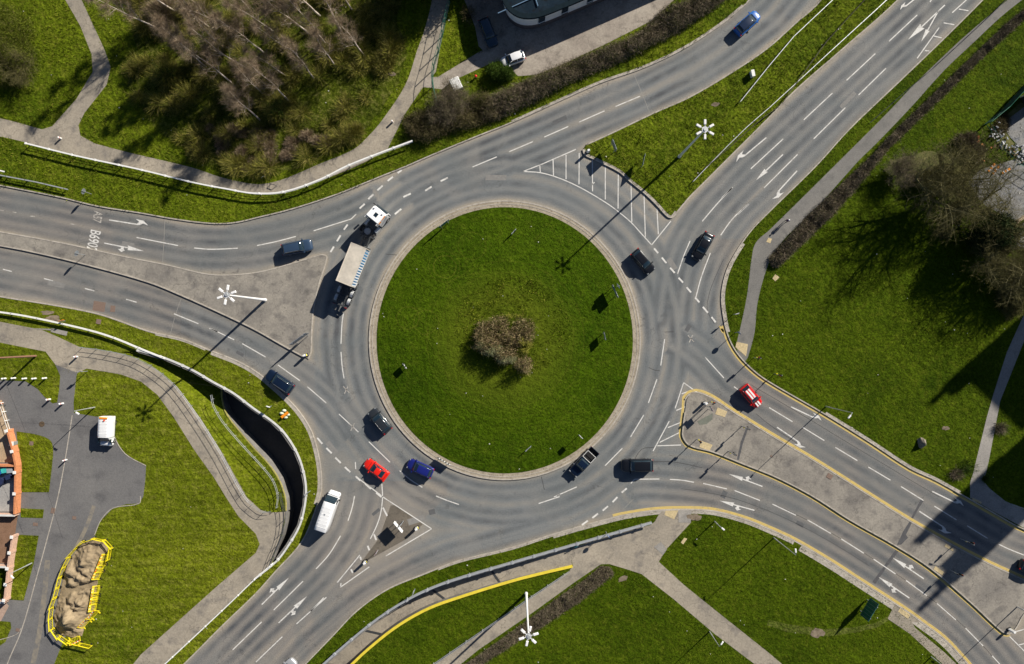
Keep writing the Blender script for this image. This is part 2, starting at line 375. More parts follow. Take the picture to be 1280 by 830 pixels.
def slab(name, outer, holes, m, z=.10, skirt=.25, pi=1):
    loops = [PX(outer)] + [PX(h) for h in holes]
    vs = [v for l in loops for v in l]; fs = []
    for tr in tessellate_polygon(loops):
        a, b, c = (vs[i] for i in tr)
        fs.append(tuple(tr) if (b-a).cross(c-a).z > 0 else tuple(tr[::-1]))
    vs = [Vector((v.x, v.y, z)) for v in vs]; n = len(vs); o0 = loops[0]
    vs += [Vector((v.x, v.y, z-skirt)) for v in o0]; k = len(o0)
    ar = sum(o0[i].x*o0[(i+1) % k].y-o0[(i+1) % k].x*o0[i].y for i in range(k))
    for i in range(k):
        j = (i+1) % k; f = (i, n+i, n+j, j); fs.append(f if ar > 0 else f[::-1])
    b = MB(); b.add(vs, fs); return tag(b.build(name, m), kind='structure')
def sheet(name, polys, m, z):
    b = MB()
    for p in polys:
        w_ = PX(p); vs = []; 
        fs = []
        for tr in tessellate_polygon([w_]):
            q = [w_[i] for i in tr]; fs.append(tuple(tr) if (q[1]-q[0]).cross(q[2]-q[0]).z > 0 else tuple(tr[::-1]))
        b.add([(v.x, v.y, z) for v in w_], fs)
    return tag(b.build(name, m), kind='structure')

slab('verge_north_west', land_nw, [], M['rough'])
slab('verge_between_roads', land_sp, [], M['rough'])
slab('field_east', land_e, [], M['lawn'])
slab('verge_west', land_w, [hole_w], M['dry'])
slab('verge_south', land_s, [hole_s], M['lawn'])
slab('paved_island_east', isl_e, [], M['paved'])
slab('paved_island_west', isl_w, [], M['paved'])
# centre island: sett apron and a gently domed turf disc
slab('island_apron', RIM, [ell(631, 425.3, 159, 165)], M['apron'], .12)
b = MB(); rings = []
for k in range(13):
    f_ = 1-k/12; z_ = .14+1.1*(1-f_**2)*.6
    rings.append([Vector((*P(x, y)[:2], z_)) for x, y in ell(631, 425.3, max(160*f_, .5), max(166.2*f_, .5), 90)][::-1])
b.loft(rings, cap=False)
for i, f in enumerate(b.f): b.f[i] = f[::-1]
isl = tag(b.build('island_turf', M['island'], smooth=True), kind='structure')
bm_ = isl.data; bm_.flip_normals() if bm_.polygons[0].normal.z < 0 else None
def island_z(x, y):
    f2 = ((x-631)/160)**2+((y-425.3)/166.2)**2
    return .14+.66*(1-f2) if f2 < 1 else .1

# ---- road surface: one fine sheet, tyre-polished lanes and dust carried as attributes
LX = [(-60, 250), (0, 263), (42, 270), (90, 280), (170.8, 296.8), (222.6, 307), (243, 310), (297, 310), (345, 303), (392, 291), (440, 273.6), (475, 256)]
LB = [(-60, 325), (0, 336), (60, 348), (112, 361.5), (164, 375), (217, 392), (263, 410.5), (303, 429.5), (347, 456), (384, 483), (408, 503), (440, 545)]
LC = [(447, 600), (443, 620), (435, 651), (426, 670), (395, 711), (379, 727), (342, 762), (291, 812), (200, 900)]
LC3 = [(700, 650), (640, 668), (560, 690), (500, 717), (450, 747), (410, 780), (380, 806), (340, 850), (300, 900)]
LD = [(780, 605), (793, 599), (824, 598.7), (867, 602.8), (918, 613), (965.6, 630), (1009, 650), (1051.6, 673.6), (1092, 699), (1132, 725.5), (1171, 754), (1207, 785), (1240, 820), (1290, 885)]
LE = [(845, 420), (881.6, 446.7), (905, 472.5), (917, 483), (961, 509), (1003, 534), (1044, 559), (1085.5, 583.8), (1126, 608), (1168, 632.7), (1209, 657), (1248, 680), (1280, 694), (1400, 745)]
LF = [(510, 245), (550, 225), (590, 208), (636, 189.7), (680.5, 171), (724, 152.5), (769.5, 133), (800, 120), (830, 104), (880, 78), (930, 40), (975, 2), (1080, -140)]
LG1 = [(1300, -130), (1146.4, 18.7), (1094, 67), (1040.5, 116.4), (979, 173), (938.6, 211), (896.8, 254.3), (877.8, 276.6), (858, 310), (845, 350), (838, 400)]
LG2 = [(1340, -110), (1107.5, 85), (1056.6, 134.6), (996.8, 193), (955, 235), (915.8, 273.3), (888, 316), (872, 365), (868, 410)]
def vn(x, y, s_, seed):
    rg_ = np.random.default_rng(seed); g = rg_.random((64, 64)); x = x/s_ % 63; y = y/s_ % 63; i = x.astype(int); j = y.astype(int); u = x-i; v = y-j; u = u*u*(3-2*u); v = v*v*(3-2*v)
    return g[j % 64, i % 64]*(1-u)*(1-v)+g[j % 64, (i+1) % 64]*u*(1-v)+g[(j+1) % 64, i % 64]*(1-u)*v+g[(j+1) % 64, (i+1) % 64]*u*v
def off_px(pts, d):
    L, _ = offs(pts, d, d); return [(p.x, p.y) for p in L]
lanes = []
for q, os in ((LX, (14, -14)), (LB, (14, -14)), (LC, (14, -14)), (LC3, (0, -5)), (LD, (14.5, -14.5)), (LE, (14, -14)), (LF, (16, -16)), (LG1, (13.5, -12.5)), (LG2, (-13.5,))):
    for o_ in os: lanes.append(sm(off_px(sm(q, 3), o_), 1))
lanes.append(ell(631, 425.3, 186, 190, 72)+[(817, 425.3)]); lanes.append(ell(631, 425.3, 218, 222, 72)+[(849, 425.3)])
kl = [NWL, SPA, SPB, EL, IEU+IEL, IWU+IWL, WL, SL, RIM+[RIM[0]]]
x0, x1, y0, y1, st = -150, 1430, -150, 980, 2.5
gx = np.arange(x0, x1+.1, st); gy = np.arange(y0, y1+.1, st); X, Y = np.meshgrid(gx, gy)
on = np.ones(X.shape, bool)
for pl in (land_nw, land_sp, land_e, isl_e, isl_w, land_w, land_s, ell(631, 425.3, 163, 168)): on &= ~pip(X, Y, pl)
def pdist(xs, ys, pl, step=1, openend=False):
    d = np.full(xs.shape, 1e9); nseg = len(pl)-1
    for i in range(0, len(pl)-1):
        ax, ay = pl[i][:2]; bx, by = pl[i+1][:2]; vx, vy = bx-ax, by-ay; L2 = vx*vx+vy*vy
        if L2 < 1e-6: continue
        tr = ((xs-ax)*vx+(ys-ay)*vy)/L2; t_ = np.clip(tr, 0, 1); q_ = np.hypot(xs-ax-t_*vx, ys-ay-t_*vy)
        if openend and i == 0: q_ = np.where(tr < 0, 1e9, q_)
        if openend and i == nseg-1: q_ = np.where(tr > 1, 1e9, q_)
        np.minimum(d, q_, out=d)
    return d
near = on.copy()
for dy in (-1, 0, 1):
    for dx in (-1, 0, 1): near |= np.roll(np.roll(on, dy, 0), dx, 1)
xs, ys = X[near], Y[near]
dk = np.minimum.reduce([pdist(xs, ys, k[::3]+[k[-1]] if len(k) > 60 else k) for k in kl])*S
dl = np.minimum.reduce([pdist(xs, ys, k[::2]+[k[-1]], 1, True) for k in lanes])*S
dl = dl + .22*(vn(xs+300, ys+300, 70, 31)-.5)
wear = np.exp(-((dl-.78)/.46)**2)*(.45+.9*vn(xs+300, ys+300, 60, 32))                       # wheel paths, darker
dust = np.clip(1-dk/1.1, 0, 1)**1.2 + (.7*np.exp(-((dl-1.85)/.34)**2) + .28*np.exp(-(dl/.28)**2))*(.5+.8*vn(xs+300, ys+300, 70, 35))
dust += .8*np.clip((dl-2.3)/1.5, 0, 1)
rr = np.hypot(xs-631, (ys-425)*.97)
cool = np.clip((300-rr)/40, 0, 1)
cool = np.where((ys < 300) & (xs > 640), np.maximum(cool, .75), cool)
cool = np.where((xs < 395), np.where((ys < 360) & (xs > 206), .55, np.where((xs > 225) & (ys < 560), .7, .05)), cool)
cool = np.where((ys > 600) & (xs < 560) & (xs+ys < 1180), .05, cool)
jt = (xs > 700) & (ys < 150) & ((xs-795)*.93 + (ys-95)*.36 > 0) & (xs < 1010)   # newer surfacing joint
cool = np.where(jt & (ys < xs*-.8+870), 1.35, cool)
A = {k: np.zeros(X.shape) for k in ('wear', 'dust', 'cool')}
A['wear'][near] = wear; A['dust'][near] = np.clip(dust, 0, 1.3); A['cool'][near] = cool
ny, nx = X.shape; idx = np.arange(ny*nx).reshape(ny, nx)
V = np.stack([(X-640)*S, (415-Y)*S, np.zeros_like(X)], -1).reshape(-1, 3)
F = np.stack([idx[1:, :-1], idx[1:, 1:], idx[:-1, 1:], idx[:-1, :-1]], -1).reshape(-1, 4)
cx_ = (X[:-1, :-1]+st/2).ravel(); cy_ = (Y[:-1, :-1]+st/2).ravel()
F = F[near[:-1, :-1].ravel() | near[1:, 1:].ravel()]
used = np.unique(F); rem = np.full(ny*nx, -1); rem[used] = np.arange(len(used)); V = V[used]; F = rem[F]
t = NT('carriageway_asphalt')
wv = t.attr('wear'); dv = t.attr('dust'); cv = t.attr('cool')
n1 = t.noise(.35, 6, dist=.5); n2 = t.noise(7, 5, rough=.8); n3 = t.noise(1.4, 6, rough=.7)
base = t.mix(cv, (.195, .184, .172), (.172, .185, .190))
base = t.mix(t.math('MULTIPLY', wv, t.ramp(n1, [(.3, .35), (.7, 1.)])), base, (.080, .085, .092))
base = t.mix(t.math('MULTIPLY', dv, t.ramp(n1, [(.25, .5), (.7, .9)])), base, (.32, .28, .225))
base = t.mix(t.ramp(t.noise(.12, 5, dist=1.5), [(.48, 0.), (.72, .45)]), base, (.245, .235, .215))
base = t.mix(t.ramp(t.noise(.045, 4, dist=2.), [(.45, 0.), (.62, .45)]), base, (.125, .14, .145))
base = t.mix(.75, base, t.ramp(n2, [(.28, .2), (.72, .8)]), 'OVERLAY'); base = t.mix(.12, base, t.ramp(n3, [(.3, .3), (.7, .7)]), 'OVERLAY')
v = t.n('ShaderNodeTexVoronoi', feature='DISTANCE_TO_EDGE'); v.inputs['Scale'].default_value = .07
nz = t.n('ShaderNodeTexNoise'); nz.inputs['Scale'].default_value = .5; nz.inputs['Detail'].default_value = 8; t.l(t.pos(), nz.inputs['Vector'])
mm = t.n('ShaderNodeVectorMath', operation='SCALE'); mm.inputs['Scale'].default_value = 5.; t.l(nz.outputs['Color'], mm.inputs[0])
aa = t.n('ShaderNodeVectorMath', operation='ADD'); t.l(t.pos(), aa.inputs[0]); t.l(mm.outputs[0], aa.inputs[1]); t.l(aa.outputs[0], v.inputs['Vector'])
crk = t.math('MULTIPLY', t.ramp(v.outputs['Distance'], [(.0, .6), (.0035, 0.)]), t.ramp(t.noise(.09, 3), [(.42, 0.), (.5, 1.)]))
base = t.mix(crk, base, (.05, .05, .05))
base = t.mix(t.ramp(t.noise(.55, 3, rough=.4), [(.70, 0.), (.76, .4)]), base, (.075, .075, .078))   # oil and patch stains
t.bump(n2, .25, .01); M['asphalt'] = t.out(base, .85)
rd = npmesh('road_surface', V, F, M['asphalt']); tag(rd, kind='structure')
for k in A:
    at = rd.data.attributes.new(k, 'FLOAT', 'POINT'); at.data.foreach_set('value', A[k].ravel()[used].astype(np.float32))
# far ground all round the surveyed part
b = MB(); X0, X1, Y0, Y1 = -150, 1430, -150, 980; B_ = 16000
for q in ([(-B_, -B_), (B_, -B_), (B_, Y0), (-B_, Y0)], [(-B_, Y1), (B_, Y1), (B_, B_), (-B_, B_)], [(-B_, Y0), (X0, Y0), (X0, Y1), (-B_, Y1)], [(X1, Y0), (B_, Y0), (B_, Y1), (X1, Y1)]):
    b.add([P(x, y, .05) for x, y in q[::-1]], [(0, 1, 2, 3)])
tag(b.build('ground', M['lawn']), kind='structure')

# ---- kerbs
b = MB()
for k in (NWL, SPA, EL[:100], WL, SL, IEU, IWU): b.wall(PX(k), .09, .09, -.02, .13)
for k in (SPB, EL[99:], IEL, IWL): b.wall(PX(k), .09, .09, -.02, .19)
b.wall(PX(RIM), .1, .1, -.02, .145, closed=True); b.wall(PX(ell(631, 425.3, 165.3, 170.3)), .05, .05, .0, .15, closed=True)
tag(b.build('kerb', M['kerb']), kind='structure')
b = MB()   # pale trodden strips behind some kerbs
def trod(pts, w_): b.ribbon(PX(pts), w_ if w_ > 0 else 0, -w_ if w_ < 0 else 0, .104)
def sub(l, xa, xb): return [p for p in l if xa <= p[0] <= xb]
WLr = [p for p in WL if 260 < p[0] and p[1] < 640]
trod([p for p in WL if 190 < p[0] < 262 and p[1] < 640], -.3); trod(WLr, -.55); trod([p for p in SL if 540 < p[0] < 692], -.3); trod([p for p in SL if 690 < p[0] < 1000], -.6); trod([p for p in SL if 1000 < p[0] < 1215], -1.0)
trod([p for p in EL if p[0] < 962 and p[1] > 300 and p[1] < 420], .5); trod(sub(NWL, 640, 930), .3); trod(SPB[:46], .35)
trod([p for p in EL if 1020 < p[0] < 1200 and p[1] > 500], .4)
tag(b.build('kerbside_strip', M['kerb']), kind='structure')

# ---- paths and hard standings laid on the verges
pth_nw1 = sm([(-150, 125), (0, 148), (53, 162)]) + [(65.8, 158), (96, 124), (116.4, 90), (115, 68.3), (101, 33), (82, 0), (60, -60), (40, -150), (62, -150), (80, -60), (102.5, 0), (131.5, 63), (139, 84), (134, 106), (106, 141.7), (98.7, 156.8), (101, 169.5), (119, 179.6)] + sm([(162, 191), (240, 209.5), (278, 222), (320, 230.3), (345, 227), (370, 218), (396, 206.5), (441.4, 187.2), (460, 171), (476.8, 151.8), (507, 106), (522.4, 60.7), (530, 40), (540, 0), (560, -150)]) + [(580, -150), (563, 0), (556, 30), (552, 50), (545, 90), (527, 112), (507, 141.7), (484.4, 187)] + sm([(484.4, 187), (451, 205.5), (403.5, 225), (358, 240), (320, 242), (253, 229.3), (190, 215.4), (134, 204), (101, 196), (38, 179.6), (0, 170.8), (-150, 148)])
sheet('footpath_north_west', [pth_nw1], M['conc'], .106)
sheet('footpath_link', [[(531, 97), (547.7, 96.4), (598, 65.8), (606, 62), (616, 70), (625, 76), (613.5, 79.4), (573, 98), (552.7, 112), (528, 109)]], M['carpark'], .112)
cpark = [(560, -150), (580.4, 0), (593.7, 33.7), (598.4, 58), (613, 73.6), (626, 78), (647.7, 95.5), (669.6, 94), (701, 82), (760, 54), (817, 25), (842.4, 0), (900, -80), (930, -150)]
sheet('pub_car_park', [cpark], M['carpark'], .118)
path_e = sm([(922, 444), (921, 427.7), (924.6, 412), (933.5, 369.4), (941, 312), (947, 300), (960, 289), (1046, 204), (1112, 138), (1139.5, 108.7), (1200.5, 50), (1256, 2.6), (1400, -120)], 3) + sm([(1425, -110), (1280, -2), (1251, 21), (1219, 51), (1179, 89), (1139.5, 133), (1094.5, 180), (1071, 203), (1010.6, 270.8), (985, 293.5), (966, 318), (955, 345), (946, 382), (943, 415), (934.7, 446), (931, 452)], 3)
sheet('footpath_east', [path_e], M['tarpath'], .106)
path_fe = [(1212, 603), (1215.5, 592), (1233, 521), (1240.8, 493.5), (1258, 440), (1276, 400), (1330, 300), (1338, 305), (1290, 400), (1280, 425), (1249.7, 501), (1235.7, 574.4), (1229.4, 602), (1236, 610), (1255.7, 626), (1280, 637), (1430, 700), (1430, 732), (1340, 688.5), (1280, 660), (1241, 639), (1212, 622)]
sheet('footpath_field', [path_fe], M['concgrey'], .106)
path_s = [(716, 707), (712, 686)] + [(761, 668), (813, 656), (818, 652), (823.4, 642.8), (827, 639), (864, 638.5), (863.4, 653), (832, 687), (823.4, 702), (855, 731), (893, 761.7), (960, 815), (1060, 900), (1150, 980), (1110, 980), (1000, 880), (942, 829), (893, 792), (842.4, 749), (802, 717.4), (786.7, 712.3), (761.4, 704.7), (751, 705), (716, 729), (665, 766), (640, 783), (598, 812), (577, 829), (500, 900), (420, 980), (370, 980), (480, 880), (541, 829.5), (590, 796), (628.6, 770), (660, 748), (700, 721), (711, 714)]
sheet('footpath_south', [path_s], M['conc'], .106)
sheet('footpath_south_east', [[(1118, 755), (1109, 773), (1137, 792), (1177.6, 829.5), (1230, 900), (1250, 900), (1195, 829.5), (1180, 815), (1143, 784), (1139.6, 777), (1148, 778), (1150, 775)]], M['conc'], .106)
path_w1 = [(-150, 378), (0, 402), (24, 406.7), (52, 412), (73.3, 421.2), (102.2, 434.7), (134, 439), (150, 441.5), (172, 448.5), (197.3, 462.5), (222.6, 484), (253, 525.5), (278.3, 566), (308.6, 621), (326, 637), (336, 640.5), (357, 639.5), (355, 655), (351.5, 670), (344, 688), (340, 704), (320, 722), (291, 750), (248, 790.5), (205, 830.5), (100, 930), (40, 980), (10, 980), (167, 829.5), (177, 817.3), (227.7, 771.8), (273, 731.3), (320, 690.8), (325, 680), (320, 667), (298.5, 645.3), (282, 620), (268, 597), (242.9, 561.8), (217.6, 521.3), (197.3, 493.5), (177, 477), (151.8, 468), (108.8, 460.6), (98, 466)]
tarm = [(96, 470), (92.5, 503.3), (93, 516), (120, 520.6), (141.7, 521.3), (143, 544), (149, 556), (157, 567), (170, 575), (183, 582), (182, 600), (179.6, 620), (174.6, 629), (158, 630), (141.7, 635), (126.5, 650.4), (119, 668), (120, 700), (100, 760), (80, 800), (68.3, 829.5), (45, 980), (-150, 980), (-150, 440)]
sheet('footpath_west', [path_w1], M['conc'], .110)
wg = [[(-150, 405), (0, 428), (38.6, 435.7), (57.8, 439.5), (69.4, 455), (76, 469.4), (75, 485), (72.3, 503), (66.5, 504), (56.4, 496), (47.7, 486), (33, 476.5), (0, 475), (-150, 470)],
      sm([(21.5, 539), (45.5, 542.8), (60, 547.7), (66, 554), (67, 570), (62, 615)], 3)+[(26.6, 615)], [(26.6, 635), (55.7, 636.4), (54.4, 647.3), (26.6, 646.6)],
      [(22.8, 668), (49.3, 669.3), (43, 703.5), (30.4, 750.3), (12.6, 749)], [(0, 775.6), (14, 777), (15, 784.4), (7.6, 802), (0, 807)]]
sheet('estate_road', [tarm + [(-150, 400), (0, 427), (60, 438), (90, 445), (102, 452)]], M['tarmac'], .106)
for i, g in enumerate(wg): sheet('lawn_patch', [g], M['dry'], .132)
b = MB(); b.ribbon(PX(sm([(91, 519), (82, 575), (73.4, 620), (60, 672), (48, 716), (27.8, 787), (10, 829.5), (-5, 880)])), .08, .08, .135)
b.ribbon(PX(sm([(-20, 803), (5, 798), (22, 792), (27, 785)])), .05, .05, .135)
for q in ([(140, 521), (143, 544), (157, 567), (183, 582)], [(176, 620), (174.6, 629), (141.7, 635), (126.5, 650.4), (119, 668)]): b.wall(PX(sm(q)), .05, .05, .08, .15)
tag(b.build('drainage_channel', M['kerb']), kind='structure')
# soil and worn spots
def blob(cx, cy, rx, ry, n=16, j=.25, rot=0):
    out = []
    for i in range(n):
        a = 2*PI*i/n; k = 1+R.uniform(-j, j); x, y = rx*k*math.cos(a), ry*k*math.sin(a)
        out.append((cx+x*math.cos(rot)-y*math.sin(rot), cy+x*math.sin(rot)+y*math.cos(rot)))
    return out
sheet('worn_soil', [blob(490, 93, 6, 2.5), blob(1181, 535, 5, 2.4), blob(643, 545, 3, 3), blob(666, 556, 3, 2), blob(868, 646, 9, 4), blob(779, 723, 7, 3, rot=-.4), blob(66, 398, 9, 4), blob(1022, 790, 9, 6), blob(894, 131, 5, 3), blob(60, 391, 8, 3)], M['soil'], .136)
sheet('desire_line', [[(1109, 770), (1094, 778), (1065, 784), (1030, 786), (985, 780), (960, 774), (958, 781), (985, 790), (1035, 795), (1070, 790), (1098, 783), (1110, 775)]], grassmat('trodden_grass', (.045, .07, .006), (.09, .12, .012), (.13, .15, .03), (.24, .21, .09), .6), .114)
sheet('concrete_pad', [T(0, 400, 10.375, [(680, 105), (885, 150), (870, 205), (665, 155)]), T(0, 410, K, [(120, 1), (133, 1)])+[(68, 411), (64, 413)], T(640, 620, K, [(820, 70), (885, 70), (883, 130), (822, 130)]), T(640, 620, K, [(735, 225), (765, 262), (745, 290), (700, 250)])], M['concgrey'], .128)
b = MB()
for cx, cy, r, c in ((53, 530, 3.4, 0),): b.cyl(P(cx, cy, .10), P(cx, cy, .138), r*S, n=20)
tag(b.build('manhole_cover', mat('rusty_iron', (.12, .085, .055), .8, .2, .3, 8)), kind='structure')
b = MB()
for cx, cy, dx, dy, r in ((93.5, 647, 5, 4, .1), (45, 655, 6, 4, .1), (23, 787, 5, 4, .2), (1036.5, 595, 7, 6, .5), (964, 570, 3, 2, .5), (124, 383, 15, 12, .15), (141, 386, 6, 8, .1), (40, 554, 5, 5, .1), (67, 638, 5, 7, .2), (124, 402, 6, 6, .2)):
    b.box(P(cx, cy, .137 if cy > 400 else .006), (dx*S, dy*S, .006), rz=-r)
tag(b.build('access_cover', mat('cover_plates', (.20, .14, .11), .8, 0, .3, 8)), kind='structure')
# newer surfacing and trench repairs across the roads
trench = mat('trench_tarmac', (.085, .085, .09), .9, 0, .2, 4)
sheet('trench_repair', [T(960, 620, K, [(770, 22), (745, 60), (712, 120), (718, 128), (700, 120), (735, 55), (755, 15)]), T(960, 620, K, [(630, 265), (570, 350), (515, 425), (530, 435), (590, 345), (645, 275)])], trench, .0035)
sheet('trench_repair', [T(960, 620, K, [(712, 125), (680, 190), (690, 205), (655, 240), (635, 240), (665, 175), (700, 120)]), T(640, 410, K, [(1155, 495), (1130, 560), (1110, 650), (1120, 652), (1140, 570), (1165, 498)])], trench, .104)
sheet('island_patch', [T(640, 410, K, [(915, 460), (990, 420), (990, 450), (960, 475), (925, 478)])], mat('patch_grey', (.16, .17, .14), .9), .104)
sheet('traffic_island_patch', [T(430, 620, 7.545, [(440, 90), (480, 85), (745, 265), (600, 400), (200, 620), (150, 640), (330, 400)])], patchy('stained_asphalt', (.12, .105, .085), (.15, .13, .105), (.09, .08, .065), .4, 5), .0035)

# ================================================================= SUNKEN RAMPS
def rs(pts, n):
    pts = [Vector(p) for p in pts]; d = [0]
    for i in range(1, len(pts)): d.append(d[-1]+(pts[i].xy-pts[i-1].xy).length)
    out = []
    for k in range(n):
        t_ = d[-1]*k/(n-1); i = max(j for j in range(len(d)) if d[j] <= t_+1e-9); i = min(i, len(d)-2)
        out.append(pts[i].lerp(pts[i+1], (t_-d[i])/(d[i+1]-d[i])))
    return out
DZ = -3.4
a_ = rs(PX(HA+[(346, 639.5)], .1), 40); c_ = rs([P(*p, z) for p, z in zip(HB, HBZ)], 40)
b = MB(); b.loft([[a_[i].lerp(c_[i], k/6) + Vector((0, 0, -.18*math.sin(k/6*PI))) for k in range(7)] for i in range(40)], cap=False, closed=False)
o = b.build('embankment', M['dry'], smooth=True); tag(o, kind='structure')
if o.data.polygons[0].normal.z < 0: o.data.flip_normals()
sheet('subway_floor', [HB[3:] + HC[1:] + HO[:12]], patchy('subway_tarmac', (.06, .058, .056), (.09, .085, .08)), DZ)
def vwall(pts_z, zb, name, m, label, cat, zb_list=None):
    b = MB(); n = len(pts_z)
    b.wall([p[:2] for p in pts_z], .2, .0, zb_list if zb_list else zb, [p[2]-.03 for p in pts_z]); return tag(b.build(name, m), label, cat)
vwall([P(*p, z) for p, z in zip(HB[3:], HBZ[3:])] + PX(HC[1:], .102), DZ, 'retaining_wall', M['wallc'], 'low inner concrete retaining wall of the dark curved subway ramp west of the roundabout', 'wall')
zl = []
for p in HO: zl.append(DZ if p[0] > 262 else -1.4)
ow = empty('parapet_wall', P(350, 535, .1), 0, 'tall curved concrete wall with pale coping on the road side of the dark subway ramp', 'wall')
def child(b, name, m, par, **k):
    o = b.build(name, m, **k); o.parent = par; o.matrix_parent_inverse = Matrix.Translation(par.location).inverted() if par.rotation_euler.z == 0 else par.matrix_world.inverted(); return o
b = MB(); b.wall([p[:2] for p in PX(HO)], .25, .0, zl, .52); child(b, 'wall_face', M['wallc'], ow)
cop = sm([(175, 437.5), (209, 447.6), (243, 462.5), (268, 477), (293.5, 491), (318, 509.5), (341, 525.5), (356.5, 540), (370.5, 561), (379, 582), (383.8, 607), (382.4, 631), (375.7, 656.5), (362, 680.5), (347.7, 699.5), (320, 722)], 4)
b = MB(); b.wall(PX(cop), .14, .14, .52, .62); child(b, 'coping', M['coping'], ow)
for p, a in along(PX(cop), 3.6):
    b = MB(); b.box((p.x, p.y, .63), (.32, .42, .08), a); child(b, 'coping_block', M['coping'], ow)
0 and sheet('subway_edge_strip', [T(240, 440, 6.92, [(220, 290), (270, 340), (285, 420), (330, 520), (400, 620), (480, 710), (560, 800), (500, 800), (390, 690), (300, 600), (250, 520), (215, 420)])], mat('mossy_ledge', (.22, .20, .05), .9), DZ+.05)
b = MB(); yl = sm([(270, 482), (271.8, 500), (280, 520), (300, 544), (317.5, 563), (334, 579.5), (349, 601), (357, 624), (358, 638)], 3)
zy = rs([P(*p, z) for p, z in zip(HB[3:], HBZ[3:])], len(yl)); b.wall(PX(yl), .07, .09, [v.z-.1 for v in zy], [v.z+.09 for v in zy])
tag(b.build('wall_coping', mat('mossy_coping', (.34, .31, .09), .8, 0, .3, 3)), 'thin yellow kerb coping on the inner edge of the dark western subway ramp', 'kerb')

nR = 44; ra = rs(PX(RR), nR); rb = rs(PX(RY), nR); zf = [.1-2.8*min(1, max(0, k/(nR-1)))**1.1 for k in range(nR)]
b = MB(); b.loft([[Vector((*ra[i].lerp(rb[i], k/4).xy, zf[i])) for k in range(5)] for i in range(nR)], cap=False, closed=False)
o = b.build('ramp_path', M['conc']); tag(o, kind='structure')
if o.data.polygons[0].normal.z < 0: o.data.flip_normals()
b = MB(); b.wall([v.xy for v in ra], .0, .25, [z-.1 for z in zf], .10) if False else b.wall([v.xy for v in ra], .25, .0, [z-.1 for z in zf], .10)
tag(b.build('retaining_wall', M['wallc']), 'grey concrete retaining wall under the pale railing of the southern ramp', 'wall')
b = MB(); b.wall([v.xy for v in rb], .0, .25, [z-.1 for z in zf], .10) if False else b.wall([v.xy for v in rb], .02, .2, [z-.1 for z in zf], .12)
tag(b.build('retaining_wall', M['wallc']), 'grey retaining wall below the bright yellow coping of the southern ramp', 'wall')
b = MB(); b.wall([v.xy for v in rb], .18, .22, .12, .26)
tag(b.build('wall_coping', M['ycoping']), 'long bright yellow coping along the grass side of the southern ramp', 'coping')
gl = MB()
for k in (9, 16, 25, 31): 
    a = math.atan2((rb[k]-ra[k]).y, (rb[k]-ra[k]).x); c = (ra[k]+rb[k])/2; gl.box((c.x, c.y, zf[k]+.01), ((rb[k]-ra[k]).length*.9, .35, .01), a)
tag(gl.build('drain_grating', M['dkgrey']), kind='structure')

# ================================================================= ROAD MARKINGS (sheets 5 mm over the asphalt)
def lines(name, L, wd, m, z=.0065):
    b = MB()
    for l in L:
        if len(l) == 2 or len(l) == 1: pts = l
        else: pts = sm(l, 4)
        b.ribbon(PX(pts), wd/2, wd/2, z)
    return tag(b.build(name, m), kind='structure')
A1 = T; L1 = []; G1 = []
def tl(ox, oy, segs, dst, k=K):
    for s_ in segs: dst.append(T(ox, oy, k, s_))
tl(0, 205, [[(675, 363), (880, 403)], [(960, 415), (1030, 421), (1100, 420), (1175, 416)], [(860, 740), (980, 789)], [(1035, 812), (1075, 829)]], L1)
tl(0, 205, [[(15, 520), (58, 531)], [(218, 566), (262, 577)], [(420, 615), (466, 627)], [(623, 668), (675, 683)]], L1)
tl(0, 410, [[(1040, 2), (1157, 58)], [(1197, 77), (1312, 143)]], L1)
tl(320, 205, [[(5, 403), (100, 383), (197, 358)], [(285, 330), (470, 272), (495, 248)], [(432, 737), (425, 790), (420, 888)]], L1)
L1[-2] = L1[-2][:2]; L1.append(T(320, 205, K, [(470, 272), (495, 248)]))
tl(320, 0, [[(1070, 825), (1190, 775)], [(1250, 750), (1368, 700)]], L1)
tl(640, 0, [[(160, 677), (278, 625)], [(332, 603), (457, 548)], [(512, 526), (633, 475)]], L1)
tl(320, 410, [[(420, 118), (426, 190), (435, 250)], [(410, 425), (506, 514)], [(558, 562), (662, 663)], [(710, 705), (764, 750), (822, 787)], [(108, 182), (217, 260)], [(254, 290), (347, 370)], [(491, 662), (493, 697)]], L1)
tl(320, 620, [[(890, 0), (945, 22), (1003, 42)], [(487, 0), (476, 55), (455, 122)], [(418, 197), (360, 290), (297, 360)], [(232, 421), (88, 563)], [(28, 622), (-115, 760)], [(130, 695), (0, 820)], [(348, 500), (200, 632)], [(335, 502), (270, 570)], [(622, -60), (625, 10), (615, 90), (595, 150), (565, 212)], [(513, 292), (402, 427)], [(560, 350), (418, 450)], [(418, 452), (420, 430)], [(620, 0), (868, 162)], [(868, 162), (642, 296)]], L1)
tl(320, 410, [[(492, 733), (620, 828)]], L1)
tl(640, 205, [[(880, 380), (850, 450), (818, 543)], [(980, 440), (935, 560), (908, 660)], [(1088, 117), (1015, 195), (940, 283)], [(1168, 198), (1090, 270), (1031, 352)], [(408, 90), (395, 102)]], L1)
tl(960, 0, [[(583, 337), (447, 470)], [(382, 532), (226, 686)], [(318, 460), (177, 592)], [(530, 265), (388, 397)], [(737, 74), (598, 204)], [(980, 0), (910, 63)], [(845, 137), (737, 288)], [(943, 45), (990, 53)], [(868, 113), (920, 122)], [(820, 178), (857, 187)], [(775, 250), (797, 252)], [(812, -8), (800, 10)]], L1)
tl(910, 150, [[(520, 178), (215, 460)], [(655, 325), (340, 640)], [(45, 635), (-60, 735)], [(195, 795), (90, 890)]], L1, 7.545)
